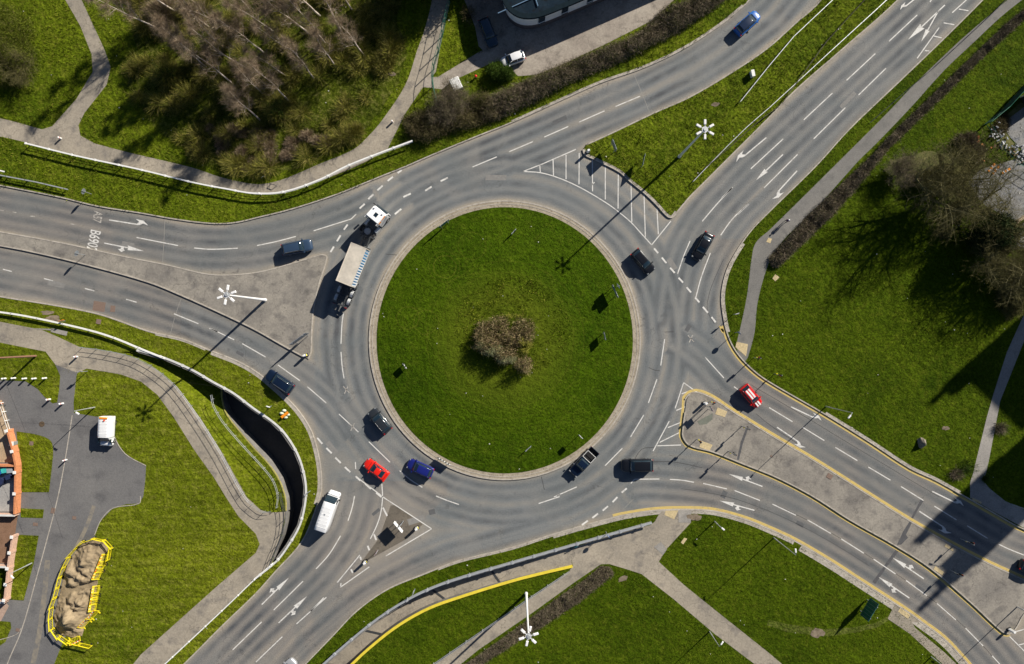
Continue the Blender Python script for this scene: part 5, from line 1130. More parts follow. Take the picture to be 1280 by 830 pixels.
# people
def person(name, px, py, ang, label, top, legs, hat=None):
    vs = [(0, 0, .95), (0, 0, 1.2), (0, 0, 1.42), (.0, 0, 1.52), (.02, 0, 1.66), (.02, 0, 1.74),
          (0, .18, 1.42), (-.12, .24, 1.15), (.02, .25, .92), (.08, .25, .84), (0, -.18, 1.42), (.10, -.24, 1.16), (.26, -.24, .98), (.33, -.24, .92),
          (0, .10, .90), (.16, .10, .50), (.10, .10, .09), (.24, .10, .04), (0, -.10, .90), (-.06, -.10, .50), (-.26, -.10, .12), (-.14, -.10, .04)]
    rad = [.15, .13, .15, .06, .095, .07, .07, .05, .04, .035, .07, .05, .04, .035, .09, .065, .045, .04, .09, .065, .045, .04]
    ed = [(0, 1), (1, 2), (2, 3), (3, 4), (4, 5), (2, 6), (6, 7), (7, 8), (8, 9), (2, 10), (10, 11), (11, 12), (12, 13), (0, 14), (14, 15), (15, 16), (16, 17), (0, 18), (18, 19), (19, 20), (20, 21)]
    me = bpy.data.meshes.new('person'); me.from_pydata(vs, ed, []); o = bpy.data.objects.new(name, me); col.objects.link(o)
    sk = o.modifiers.new('skin', 'SKIN'); me.skin_vertices or me.attributes
    if not me.skin_vertices:
        bpy.context.view_layer.objects.active = o; o.select_set(True); bpy.ops.mesh.customdata_skin_add(); o.select_set(False)
    for i, r in enumerate(rad): me.skin_vertices[0].data[i].radius = (r, r)
    me.skin_vertices[0].data[0].use_root = True
    ss = o.modifiers.new('s', 'SUBSURF'); ss.levels = 1; ss.render_levels = 1
    dg = bpy.context.evaluated_depsgraph_get(); m2 = bpy.data.meshes.new_from_object(o.evaluated_get(dg)); o.modifiers.clear(); o.data = m2
    for q in (legs, top, M['skin']): m2.materials.append(q)
    for p in m2.polygons:
        z = p.center.z; hand = z < 1.0 and abs(p.center.y) > .19; p.material_index = 2 if (z > 1.5 or (hand and z < .97)) else (1 if (z > .92 or abs(p.center.y) > .19) else 0); p.use_smooth = True
    o.location = P(px, py, .11); o.rotation_euler = (0, 0, math.radians(ang)); tag(o, label, 'person')
    h = MB(); h.dome((.0, 0, 1.68), .125, .13, 12, 4); h.build('hat' if hat else 'hair', hat or mat('brown_hair', (.05, .03, .02)), o, smooth=True)
    for s_ in (1, -1):
        e = MB(); e.cyl((.10, .035*s_, 1.68), (.115, .035*s_, 1.68), .012, n=6); e.build('eye', M['black'], o)
    e = MB(); e.cyl((.10, 0, 1.65), (.13, 0, 1.63), .014, .018, n=5); e.build('nose', M['skin'], o)
    return o
person('person', 980.5, 277.5, 45, 'person in dark purple clothes and pale hat walking along the eastern footpath', mat('purple_coat', (.07, .03, .09), .9), mat('dark_trousers', (.02, .02, .03), .9), M['white'])
# ================================================================= BUILDINGS, WALLS, PIT
# pub with rounded corner, white upper band and dark flat roof
fp = [P(x, y) for x, y in sm([(617, -70), (627, 0), (630.5, 15.7), (637, 28), (650, 36.5), (668, 37), (693, 28.5), (760, 0), (900, -62)], 4)] + [P(905, -100), P(620, -110)]
c0 = P(700, -20, .12); pub = empty('pub_building', c0, 0, 'flat roofed pub with rounded corner and white wall band at the top edge', 'building')
def rel(pts, c): return [(p.x-c.x, p.y-c.y) for p in pts]
f2 = rel(fp, c0); f2 = f2 if sum(f2[i][0]*f2[(i+1) % len(f2)][1]-f2[(i+1) % len(f2)][0]*f2[i][1] for i in range(len(f2))) > 0 else f2[::-1]
def inset(f, d):
    L_, _ = offs(f, d, d, True); return [(p.x, p.y) for p in L_]
b = MB(); b.prism(inset(f2, .12), 0, 1.5); b.build('lower_wall', mat('shade_toned_wall', (.13, .11, .10), .9, 0, .2, 3, .2), pub)  # dark tone paints in the shade below the white band
b = MB(); b.prism(f2, 1.5, 4.2, True); uw = b.build('upper_wall', M['white'], pub)
b = MB(); b.wall(inset(f2, .2), .15, .55, 4.2, 4.6, closed=True); b.build('roof_edge', mat('dark_fascia', (.010, .018, .024), .85), pub)
for m_ in ('dark_fascia', ): bpy.data.materials[m_].node_tree.nodes['Principled BSDF'].inputs['Specular IOR Level'].default_value = .03
b = MB(); b.prism(inset(f2, .3), 4.2, 4.28); rf = b.build('roof', patchy('dark_felt_roof', (.008, .016, .026), (.016, .028, .042), (.012, .013, .016), .3, 4), pub); bpy.data.materials['dark_felt_roof'].node_tree.nodes['Principled BSDF'].inputs['Specular IOR Level'].default_value = .03
b = MB()
for (x, y, w_, d_, a) in ((640, 4, 2.0, .1, .9), (668, 14, 12, .12, .42), (665, 6, .12, 5, .3), (700, -2, 8, .1, .42), (705, 4, .1, 4, .4)):
    q = P(x, y)-c0; b.box((q.x, q.y, 4.45), (w_, d_, .1), a)
b.build('roof_pipe', mat('blue_grey_pipe', (.12, .2, .3), .4), rf)
b = MB(); q = P(712, -14)-c0; b.box((q.x, q.y, 4.8), (3, 2, 1.1), .42); b.build('roof_plant', mat('bright_blue_unit', (.03, .1, .3), .5), rf)
for x, y, a in ((640.5, 28.5, -.85), (676, 35.5, .42), (704, 24, .4), (640-11, 6, -1.4), (735, 10.5, .4)):
    q = P(x, y)-c0; f = MB(); f.box((0, 0, 2.7), (1.0, .3, 1.7)); o = f.build('window', M['glassd'], pub); o.location = (q.x, q.y, 0); o.rotation_euler = (0, 0, a)
    f = MB(); f.box((0, 0, 2.3), (1.15, .42, .08)); f.build('sill', M['white'], o)
# towers beyond the frame whose shadows reach the eastern road
def tower(label, corners, h, extra):
    c = P(sum(p[0] for p in corners)/4, sum(p[1] for p in corners)/4, .1); o = empty('tower_block', c, 0, label, 'tower block', 'tower blocks beyond the field')
    pts = rel([P(*p) for p in corners], c); b = MB(); b.prism(pts, 0, h); b.build('wall', mat('tower_concrete', (.38, .35, .31), .85, 0, .15, .3), o)
    b = MB(); b.wall(pts, .1, .3, h, h+.5, closed=True); rf = b.build('roof_parapet', M['coping'], o)
    for i in range(4):
        a_, b_ = Vector(pts[i]), Vector(pts[(i+1) % 4]); ln = (b_-a_).length; n = int(ln/3.2); an = math.atan2((b_-a_).y, (b_-a_).x)
        f = MB()
        for k in range(n):
            for st_ in range(int(h/2.8)-1):
                p = a_.lerp(b_, (k+.5)/n); f.box((p.x, p.y, 1.9+st_*2.8), (1.5, .08, 1.3), an)
        q = f.build('window_column', M['glassd'], o)
    for (dx, dy, w_, d_, hh, rz) in extra:
        q = P(corners[0][0]+dx, corners[0][1]+dy)-c; f = MB(); f.box((q.x, q.y, h+hh/2), (w_, d_, hh), rz); f.build('roof_housing', M['wallc'], o)
tower('northern of two concrete tower blocks just beyond the right edge', [(1591, 101), (1666, 172), (1790, 60), (1715, -11)], 36, ((6, 2, 2.2, 2.2, 2.2, .75), (3, 1, .9, .9, 4.2, .75), (10, 9, 2, .9, 1.6, .75)))
tower('southern of two concrete tower blocks just beyond the right edge', [(1546, 297), (1610, 340), (1700, 255), (1636, 212)], 36, ((2, 2, .7, .7, 1.9, .75), (6, 5, .7, .7, 1.7, .75), (54, 32, 4.5, 3.6, 1.8, .75), (56, 34, 2.4, 1.6, 3.6, .75), (60, 39, .9, .9, 6.6, .75)))

# estate gardens at the left edge
sheet('garden_paving', [[(-60, 498), (3, 500), (14, 536), (21, 578), (-60, 576)]], patchy('tan_paving', (.40, .29, .18), (.46, .34, .22), (.33, .24, .15), .5, 5), .128)
sheet('garden_paving', [[(-60, 584), (24, 582), (25, 612), (23.5, 639), (-60, 639)]], patchy('pale_patio', (.30, .29, .28), (.38, .37, .35), None, .5, 5), .132)
sheet('garden_paving', [[(-60, 643), (23, 645), (15, 700), (13, 704), (-60, 702)]], patchy('brown_paving', (.20, .115, .07), (.24, .14, .09), None, .8, 6), .134)
sheet('garden_lawn', [[(-60, 706), (12, 709), (4, 748), (-60, 744)]], M['lawn'], .136)
sheet('garden_paving', [[(-60, 752), (8, 752), (12, 757), (2, 776), (-60, 776)]], patchy('pink_paving', (.36, .25, .19), (.42, .30, .24), None, .8, 6), .138)
def gwall(pts, h, label, m, piers=2.6, cap=None):
    pw = PX(pts); c = pw[0]; o = empty('garden_wall', (c.x, c.y, .1), 0, label, 'garden wall', 'brick garden walls'); q = [(p.x-c.x, p.y-c.y) for p in pw]
    b = MB(); b.wall(q, .11, .11, 0, h); b.build('brickwork', m, o); b = MB(); b.wall(q, .14, .14, h, h+.06); b.build('coping', cap or m, o)
    for p, a in along(pw, piers):
        f = MB(); f.box((0, 0, h/2+.1), (.36, .36, h+.2)); z = f.build('pier', m, o); z.location = (p.x-c.x, p.y-c.y, 0); z.rotation_euler = (0, 0, a); f = MB(); f.box((0, 0, h+.24), (.44, .44, .09)); f.build('pier_cap', M['white'], z)
pink = mat('pale_pink_brick', (.55, .36, .27), .85, 0, .2, 4)
gwall([(16.5, 537), (23, 560), (27, 580), (26.5, 612), (25.5, 640)], 1.15, 'orange brick garden wall with white pier caps opposite the parked van', M['brick'], 3.2)
gwall([(-40, 580), (25, 580.5)], 1.0, 'orange cross wall between the tan yard and the pale patio', M['brick'], 4)
gwall([(-40, 641), (25, 642)], 1.0, 'pale cross wall between the pale patio and the brown yard', pink, 4, M['coping'])
gwall([(23, 668), (18, 700), (13, 748)], 1.1, 'pale pink garden wall with white piers beside the long estate lawn', pink, 2.4)
gwall([(-40, 704.5), (14, 706)], .9, 'pale cross wall above the small back garden lawn', pink, 4, M['coping'])
gwall([(-40, 748), (12, 750)], .9, 'pale cross wall below the small back garden lawn', pink, 4, M['coping'])
gwall([(-40, 503), (5, 503.5)], 1.0, 'orange wall stub at the top of the tan yard', M['brick'], 4)
railing('fence', [(5, 503), (10, 519), (16, 537)], 'low pale timber fence on the corner of the tan yard', .9, 1.4, (1., .5), .03, None, M['white'], .04, 'fence')
railing('fence', [(8, 506), (-10, 520), (-30, 540)], 'thin dark clothes line rail across the tan yard', 1.2, 2.4, (1.,), .02, None, M['dkgrey'], .03, 'fence')
o = empty('wheelie_bin', P(21, 553, .1), 0, 'white topped bin outside the orange brick wall', 'bin'); b = MB(); b.box((0, 0, .5), (.5, .5, 1.), 0, 1.15); b.build('bin_body', M['grey'], o, bevel=.03); b = MB(); b.box((0, 0, 1.04), (.62, .62, .08)); b.build('lid', M['white'], o)
cols = [mat('toy_teal', (.05, .45, .42), .5), mat('toy_blue', (.02, .12, .4), .5), mat('toy_grey', (.3, .33, .36), .5), mat('toy_navy', (.02, .03, .08), .6)]
for i, (x, y, a, c, l) in enumerate(((10, 587, .2, 0, 'pale teal plastic crate in the walled patio'), (3, 590, .8, 1, 'blue covered box at the left of the walled patio'), (15, 595, .4, 3, 'dark box beside the brick wall in the patio'), (6, 600, 1.1, 3, 'dark covered barbecue in the patio'), (17, 587, .1, 2, 'grey box in the top right patio corner'))):
    o = empty('storage_box', P(x, y, .13), a, l, 'storage box', 'boxes in the walled patio'); b = MB(); b.box((0, 0, .35), (.8, .6, .7), 0, 1.08); b.build('box_body', cols[c], o, bevel=.04); b = MB(); b.box((0, 0, .73), (.9, .7, .07)); b.build('lid', cols[c], o, bevel=.02)

# excavation with spoil heaps and chapter eight barriers
PIT = [(x, y) for x, y in T(50, 660, 5.35, [(380, 75), (440, 90), (460, 130), (448, 180), (420, 250), (395, 330), (385, 390), (375, 470), (370, 540), (345, 590), (300, 665), (285, 720), (230, 735), (150, 715), (105, 660), (95, 590), (125, 480), (165, 310), (225, 175), (290, 100)])]
X, Y = np.meshgrid(np.arange(60, 144, .8), np.arange(664, 812, .8)); ins = pip(X, Y, PIT)
dE = pdist(X.ravel(), Y.ravel(), PIT+[PIT[0]]).reshape(X.shape)*S
Z = np.zeros(X.shape)
Z = (np.minimum(dE, 2.2)/2.2)*(.05+.9*vn(X, Y, 13, 3)+.75*vn(X, Y, 6, 4))+.16*vn(X, Y, 2.6, 5)+.07*vn(X, Y, 1.3, 6)-.1
ridge = np.exp(-((Y-(735+.3*(100-X)))/5)**2); Z = Z - .9*ridge*np.minimum(dE, 1)
for cx, cy, r_, h_ in ((92, 772, 13, 1.1), (112, 690, 10, .2), (88, 712, 11, .8), (106, 752, 10, .8)): Z += h_*np.clip(1-np.hypot(X-cx, Y-cy)/r_, 0, 1)**1.1
Z = np.where(ins, np.maximum(Z, .03), -.1)
ny, nx = X.shape; idx = np.arange(ny*nx).reshape(ny, nx)
V = np.stack([(X-640)*S, (415-Y)*S, Z+.1], -1).reshape(-1, 3); F = np.stack([idx[1:, :-1], idx[1:, 1:], idx[:-1, 1:], idx[:-1, :-1]], -1).reshape(-1, 4)
F = F[(ins[:-1, :-1] | ins[1:, 1:]).ravel()]
o = npmesh('spoil_heap', V, F, patchy('dug_soil', (.24, .185, .115), (.34, .265, .165), (.16, .12, .075), .35, 3, bumpst=.9)); tag(o, 'brown heap of dug soil ringed by yellow barriers on the estate grass', 'spoil heap')
o.data.polygons.foreach_set('use_smooth', [True]*len(o.data.polygons))
def barrier(px, py, ang, lean, boardc, label=None):
    o = empty('safety_barrier', P(px, py, .11), ang, label or 'yellow plastic safety barrier in the ring round the soil heap', 'safety barrier', 'yellow barriers round the soil heap')
    b = MB(); L_ = 1.9; c = math.cos(lean); s_ = math.sin(lean)
    def bx(x, z, w_, h_, th=.05): b.box((x, -s_*z, c*z), (w_, th, h_), 0, 1, lean)
    bx(0, .96, L_, .06, .06); bx(0, .10, L_, .05); bx(-L_/2+.04, .53, .07, .8); bx(L_/2-.04, .53, .07, .8)
    for k in range(7): bx(-.75+.25*k, .4, .025, .6, .02)
    b.build('panel', M['yellow'], o)
    b = MB(); b.box((0, -s_*.83-.03, c*.83), (L_*.96, .03, .12), 0, 1, lean); br = b.build('reflective_board', M[boardc], o)
    b = MB()
    if boardc != 'yellow':
        for k in (-.72, -.24, .24, .72): b.box((k, -s_*.83-.035, c*.83+.01), (.22, .05, .17), 0, 1, lean)
        b.build('stripe', M['red'], br)
    for x in (-.7, .7):
        b = MB(); b.box((x, 0, .03), (.16, .62, .06)); b.build('foot', M['black'] if boardc == 'yellow' else M['yellow'], o)
    return o
bp = PX(T(50, 660, 5.35, [(478, 165), (485, 120), (450, 82), (380, 66), (290, 95), (225, 165), (180, 250), (150, 330), (125, 430), (100, 500), (88, 590), (92, 650), (130, 705), (180, 740), (240, 755), (325, 775)]))
n_ = 0
for p, a in along(bp, 1.62): 
    barrier(640+p.x/S, 415-p.y/S, a, .06, 'yellow'); n_ += 1
for l, nm in (([(455, 190), (398, 330)], 'upper right'), ([(398, 400), (375, 535)], 'middle right'), ([(392, 565), (362, 600)], 'lower right'), ([(340, 620), (300, 662)], 'lowest right')):
    for k in range(3 if nm[0] in 'um' else 1):
        q = PX(T(50, 660, 5.35, l)); 
        u = (q[1]-q[0]); a = math.atan2(u.y, u.x)
        t_ = (k+.5)/3 if nm[0] in 'um' else .5; p = q[0].lerp(q[1], t_)
        o = barrier(640+p.x/S, 415-p.y/S, a, .75, 'white', 'leaning red and white striped barrier on the %s side of the soil heap' % nm); o['group'] = 'striped barriers leaning beside the soil heap'
        if nm[0] in 'um':
            o2 = barrier(640+p.x/S+1.4, 415-p.y/S, a, .9, 'yellow', 'leaning yellow barrier stacked against the striped ones, %s side of the heap' % nm); o2['group'] = 'leaning yellow barriers'
for x, y, a, l in ((93, 796, .45, 'white edged barrier lying loose at the bottom of the soil heap'),): barrier(x, y, a, 1.2, 'white', l)

# ================================================================= VEGETATION
def tubes(segs, n=4):
    A_ = np.array([[*s_[0], *s_[1], s_[2], s_[3]] for s_ in segs], float); p0 = A_[:, :3]; p1 = A_[:, 3:6]; d = p1-p0; d /= np.linalg.norm(d, axis=1, keepdims=True)+1e-9
    up = np.where(np.abs(d[:, 2:3]) < .9, np.array([[0, 0, 1.]]), np.array([[1., 0, 0]])); a = np.cross(d, up); a /= np.linalg.norm(a, axis=1, keepdims=True); b_ = np.cross(d, a)
    V = []
    for p, r in ((p0, A_[:, 6:7]), (p1, A_[:, 7:8])):
        for i in range(n): t_ = 2*PI*i/n; V.append(p+(a*math.cos(t_)+b_*math.sin(t_))*r)
    V = np.stack(V, 1); m = len(segs); base = (np.arange(m)*2*n)[:, None]
    F = np.concatenate([base+np.array([[i, (i+1) % n, n+(i+1) % n, n+i]]) for i in range(n)], 0); return V.reshape(-1, 3), F
def blades(p, d, wd, ln, rng):           # thin flat sticks
    n = len(p); up = rng.normal(size=(n, 3)); a = np.cross(d, up); a /= np.linalg.norm(a, axis=1, keepdims=True)+1e-9
    w_ = (a*np.asarray(wd)[:, None]/2); e = p+d*np.asarray(ln)[:, None]
    V = np.stack([p-w_, p+w_, e+w_*.4, e-w_*.4], 1).reshape(-1, 3); return V, np.arange(n*4).reshape(n, 4)
def unit(rng, n, up=0.0):
    d = rng.normal(size=(n, 3)); d[:, 2] += up; return d/np.linalg.norm(d, axis=1, keepdims=True)
def cat(parts):
    V = []; F = []; k = 0
    for v, f in parts: V.append(v); F.append(f+k); k += len(v)
    return np.concatenate(V), np.concatenate(F)
M['birchbark'] = mat('birch_bark', (.56, .48, .40), .8, 0, .3, 3)
M['birchtwig'] = leafmat('birch_twigs', [(.16, .115, .075), (.28, .21, .14), (.40, .32, .22)])
M['bark'] = mat('mossy_bark', (.15, .135, .06), .9, 0, .3, 4)
M['mosstwig'] = leafmat('mossy_twigs', [(.06, .055, .02), (.13, .12, .04), (.20, .18, .07), (.10, .085, .05)])
M['budleaf'] = leafmat('budding_leaves', [(.05, .075, .008), (.11, .14, .012), (.18, .21, .025), (.14, .11, .05)])
M['evleaf'] = leafmat('evergreen_leaves', [(.010, .022, .008), (.025, .045, .012), (.05, .075, .02)])
M['hedgetwig'] = leafmat('bare_hedge_twigs', [(.07, .052, .04), (.20, .16, .11), (.34, .28, .20), (.12, .10, .065), (.10, .12, .03)])
M['hedgeolive'] = leafmat('olive_hedge', [(.06, .055, .02), (.12, .11, .04), (.18, .15, .08), (.10, .07, .05)])
M['bushg'] = leafmat('green_bush', [(.03, .06, .01), (.06, .11, .015), (.10, .15, .02)])
def tree_mesh(seed, H, kind):
    rg_ = random.Random(seed); rng = np.random.default_rng(seed); big = []; tips = []
    def grow(p, d, r, l, lev, maxlev):
        n = 4 if lev < 2 else 3
        for i in range(n):
            d2 = (d + Vector((rg_.gauss(0, .10), rg_.gauss(0, .10), rg_.gauss(0, .05)))).normalized(); q = p+d2*(l/n); r2 = r*.82 if lev else r*.86
            big.append((tuple(p), tuple(q), r, r2, lev)); p, d, r = q, d2, r2
            if lev < maxlev and (lev > 0 or i > 0):
                for _ in range(rg_.choice((1, 2)) if kind == 'birch' else 2):
                    ax = Vector((rg_.gauss(0, 1), rg_.gauss(0, 1), rg_.gauss(0, .3))).normalized()
                    nd = (d*(.75 if kind == 'birch' else .55)+ax*(.62 if kind == 'birch' else .85)+Vector((0, 0, .22 if kind == 'birch' else .12))).normalized()
                    grow(p, nd, r*.55, l*(.55 if kind == 'birch' else .62)*rg_.uniform(.75, 1.15), lev+1, maxlev)
            if lev >= maxlev-1: tips.append((tuple(p), tuple(d)))
    if kind == 'birch':
        lean = Vector((rg_.gauss(0, .05), rg_.gauss(0, .05), 1)).normalized(); p = Vector((0, 0, 0)); d = lean; n = 9; r = .015*H
        for i in range(n):
            d2 = (d+Vector((rg_.gauss(0, .05), rg_.gauss(0, .05), 0))).normalized(); q = p+d2*(H/n); r2 = max(.03, r*.82); big.append((tuple(p), tuple(q), r, r2, 0)); p, d, r = q, d2, r2
            if i >= 2:
                for _ in range(2):
                    a = rg_.uniform(0, 2*PI); nd = (d*.9+Vector((math.cos(a), math.sin(a), 0))*.75).normalized(); grow(p, nd, r*.42, (H-i*H/n*.85)*.24, 1, 3)
    else:
        for k in range(5 if kind == 'broad' else 7):
            a = k*2*PI/5+rg_.uniform(-.4, .4); d = Vector((math.cos(a)*.95, math.sin(a)*.95, .85+.5*(k % 2))).normalized()
            big.append(((0, 0, 0), (0, 0, H*.14), .028*H, .024*H, 0)) if k == 0 else None
            grow(Vector((0, 0, H*.13)), d, .021*H, H*.5, 1, 4)
    lv = 3 if kind == 'birch' else 4; thick = [s_[:4] for s_ in big if s_[4] < lv]; thin = [s_[:4] for s_ in big if s_[4] >= lv]
    tp = np.array([t_[0] for t_ in tips]); td = np.array([t_[1] for t_ in tips]); m = 4
    mx = 1400 if kind == 'birch' else 2600
    if len(tp) > mx: s_ = rng.choice(len(tp), mx, False); tp, td = tp[s_], td[s_]
    P_ = np.repeat(tp, m, 0); D_ = np.repeat(td, m, 0)+rng.normal(size=(len(tp)*m, 3))*.55; D_ /= np.linalg.norm(D_, axis=1, keepdims=True)
    ln = rng.uniform(.35, .95, len(P_)); parts = [blades(P_, D_, rng.uniform(.009, .017, len(P_))*(1. if kind == 'birch' else 1.1), ln, rng)]
    if kind != 'birch' and kind != 'thin':
        s_ = rng.choice(len(P_), min(len(P_), 1500), False); parts.append(blades(P_[s_]+D_[s_]*.4, unit(rng, len(s_)), rng.uniform(.06, .14, len(s_)), rng.uniform(.08, .16, len(s_)), rng))
    if thin: parts.append(tubes(thin, 3) if False else tubes(thin, 4))
    return tubes(thick, 5), cat(parts)
tm = {}
def proto_tree(key, seed, H, kind, bark, twig):
    (v, f), (v2, f2_) = tree_mesh(seed, H, kind); a = npmesh('trunk', v, f, bark); b_ = npmesh('crown', v2, f2_, twig); tm[key] = (a.data, b_.data)
    bpy.data.objects.remove(a); bpy.data.objects.remove(b_)
for i, H in enumerate((12, 11, 13, 10)): proto_tree('birch%d' % i, 20+i, H, 'birch', M['birchbark'], M['birchtwig'])
proto_tree('broad0', 40, 11.5, 'broad', M['bark'], M['mosstwig']); proto_tree('broad1', 41, 9.5, 'broad', M['bark'], M['mosstwig']); proto_tree('thin0', 42, 5.5, 'thin', M['bark'], M['hedgetwig'])
def tree(name, key, px, py, rz, sc_, label, cat_='tree', group=None):
    o = empty(name, P(px, py, .05), rz, label, cat_, group); o.scale = (sc_, sc_, sc_)
    for nm, me in zip(('trunk', 'crown'), tm[key]):
        c = bpy.data.objects.new(nm, me); col.objects.link(c); c.parent = o
    return o
bs = [(295, 109), (258, 84), (309, 86), (358, 95), (409, 58), (456, 70), (426, 39), (345, 42), (372, 68), (330, 66), (300, 40), (262, 34), (392, 98), (330, 118), (278, 60), (232, 62), (400, 20), (440, 12), (345, 4), (312, 12), (278, -8), (372, -12), (225, 18), (420, 84), (205, 40), (386, 42), (245, 5), (325, 150), (362, 128)]
for i, (x, y) in enumerate(bs):
    pos = 'left' if x < 290 else ('middle' if x < 370 else 'right')
    dep = 'top' if y < 30 else ('upper' if y < 65 else ('centre' if y < 100 else 'lower'))
    bt = tree('birch_tree', 'birch%d' % (i % 4), x, y, 0, R.uniform(.8, 1.08), 'bare pale trunked birch in the %s %s of the northwest wood' % (dep, pos), group='bare birches, %s %s of the wood' % (dep, pos))
    bt.rotation_euler = (Matrix.Rotation(R.uniform(.05, .28), 4, Vector((-.35+R.uniform(-.3, .3), -1, 0)).normalized()) @ Matrix.Rotation(R.uniform(0, 6), 4, 'Z')).to_euler()
bt = tree('bare_tree', 'broad0', 1152, 250, .4, 1.0, 'broad bare mossy tree on the field nearest the long hedge'); bt.scale = (.92, .92, 1.15)
tree('bare_tree', 'broad1', 1183, 230, 2.2, 1.0, 'bare mossy tree beside the junk pile and grey yard')
tree('bare_tree', 'broad0', 1212, 262, 3.5, .85, 'bare mossy tree overhanging the grey yard')
tree('bare_tree', 'broad1', 1232, 330, 1.2, .95, 'bare tree below the round evergreen with forked shadow')
tree('bare_tree', 'broad0', 1262, 350, 5, .8, 'bare tree crowding the right edge of the field')
tree('bare_tree', 'broad1', 1252, 300, 4.4, .8, 'bare tree branches overhanging the white van')
tree('bare_tree', 'thin0', 567, 128, .3, .75, 'small bare forked tree beside the white utility box')
tree('bare_tree', 'thin0', 556, 140, 2.3, .7, 'small bare tree beside the end of the green fence')
tree('bare_tree', 'thin0', 1120, 216, 1.3, .8, 'small bare tree at the end of the field hedge')
tree('bare_tree', 'broad1', 30, 90, .3, .55, 'bare topped tree within the thicket at the far left edge')

def cloud(name, ells, mt, n, lsz, label=None, cat_=None, group=None, kind=None, stick=0, z0=.1, up=0, shell=.55, parent=None, seed=None, lump=.35):
    """foliage: leaf or stick blades through the volume of several ellipsoids (px,py,rx_px,ry_px,h)"""
    rng = np.random.default_rng(seed if seed is not None else R.randrange(1 << 30)); vol = np.array([e[2]*e[3]*e[4] for e in ells]); vol = vol/vol.sum(); parts = []
    for e, v in zip(ells, vol):
        m = int(n*v); d = unit(rng, m); d[:, 2] = np.abs(d[:, 2]); r = rng.random(m)**shell
        ph = rng.uniform(0, 6, 6); k = 1+lump*(np.sin(3*np.arctan2(d[:, 1], d[:, 0])+ph[0])*.35+np.sin(7*np.arctan2(d[:, 1], d[:, 0])+ph[1]+4*d[:, 2])*.35+np.sin(9*d[:, 2]+ph[2]+5*d[:, 0])*.3)*.7
        r = r*k; p = np.stack([(e[0]-640)*S+d[:, 0]*r*e[2]*S, (415-e[1])*S+d[:, 1]*r*e[3]*S, z0+d[:, 2]*r*e[4]], 1)
        ms = int(m*stick); 
        if ms: dd = unit(rng, ms, .9)*.7+d[:ms]*.6; dd /= np.linalg.norm(dd, axis=1, keepdims=True); parts.append(blades(p[:ms], dd, rng.uniform(.015, .04, ms), rng.uniform(.35, .9, ms), rng))
        if m-ms: parts.append(blades(p[ms:], unit(rng, m-ms, up), rng.uniform(.6, 1.2, m-ms)*lsz, rng.uniform(.6, 1.3, m-ms)*lsz*1.2, rng))
    V, F = cat(parts); o = npmesh(name, V, F, mt, parent); return tag(o, label, cat_, group, kind)
# undergrowth of the wood
WOOD = [(150, 30), (150, -100), (520, -100), (500, 20), (512, 60), (500, 105), (470, 150), (435, 185), (390, 203), (345, 220), (300, 222), (270, 205), (262, 165), (215, 135), (165, 75)]
def inpoly(poly, n, seed=1):
    rg_ = np.random.default_rng(seed); xs = [p[0] for p in poly]; ys = [p[1] for p in poly]; out = []
    while len(out) < n:
        x, y = rg_.uniform(min(xs), max(xs)), rg_.uniform(min(ys), max(ys))
        if pip(np.array([x]), np.array([y]), poly)[0]: out.append((x, y))
    return out
WF = sm([(172, 60), (165, 20), (180, -60), (520, -60), (498, 20), (508, 60), (502, 92), (480, 132), (458, 160), (432, 182), (400, 195), (365, 212), (330, 222), (290, 219), (262, 208), (235, 190), (205, 168), (178, 135), (160, 98), (172, 60)], 4)
sheet('woodland_floor', [[(x+R.uniform(-3, 3), y+R.uniform(-3, 3)) for x, y in WF]], grassmat('woodland_floor', (.03, .045, .004), (.07, .095, .006), (.12, .15, .012), (.20, .16, .07), .7, fine=1.8), .108)
M['willow'] = leafmat('willow_stems', [(.10, .10, .015), (.26, .25, .04), (.44, .40, .10), (.17, .13, .06), (.12, .17, .015)])
def sticks(name, clumps, mt, n, label=None, parent=None, group=None, cat_=None, kind='stuff', l0=.6, l1=1.8, z0=.1, wd=1.):
    rng = np.random.default_rng(R.randrange(1 << 30)); A_ = np.array([c[2]*c[3] for c in clumps], float); A_ /= A_.sum(); parts = []
    for c, v in zip(clumps, A_):
        m = max(3, int(n*v)); d = unit(rng, m, .8); d[:, 2] = np.abs(d[:, 2])*.9+.15; d /= np.linalg.norm(d, axis=1, keepdims=True)
        r = rng.random(m)**.55; p = np.stack([(c[0]-640)*S+d[:, 0]*r*c[2]*S*.9, (415-c[1])*S+d[:, 1]*r*c[3]*S*.9, z0+np.abs(d[:, 2])*r*c[4]*.6], 1)
        dd = d+rng.normal(size=(m, 3))*.28; dd /= np.linalg.norm(dd, axis=1, keepdims=True); parts.append(blades(p, dd, rng.uniform(.018, .045, m)*wd, rng.uniform(l0, l1, m)*c[4]/2.5, rng))
    V, F = cat(parts); return tag(npmesh(name, V, F, mt, parent), label, cat_, group, kind)
pts = inpoly(WF[:-1], 185, 5)
sticks('undergrowth', [(x, y, R.uniform(8, 17), R.uniform(7, 14), R.uniform(1.0, 2.8)) for x, y in pts], M['willow'], 95000, 'tangled olive and yellow stems covering the floor of the birch wood', cat_='undergrowth')
cloud('ground_ivy', [(x, y, R.uniform(5, 12), R.uniform(5, 10), R.uniform(.4, 1.1)) for x, y in inpoly(WF[:-1], 90, 9)], M['budleaf'], 32000, .10, 'low green leaves between the stems of the birch wood', 'ground cover', kind='stuff', stick=.1, shell=.6)
pts = inpoly([(262, 150), (300, 160), (350, 165), (430, 165), (430, 180), (385, 198), (345, 214), (295, 216), (268, 200)], 26, 8)
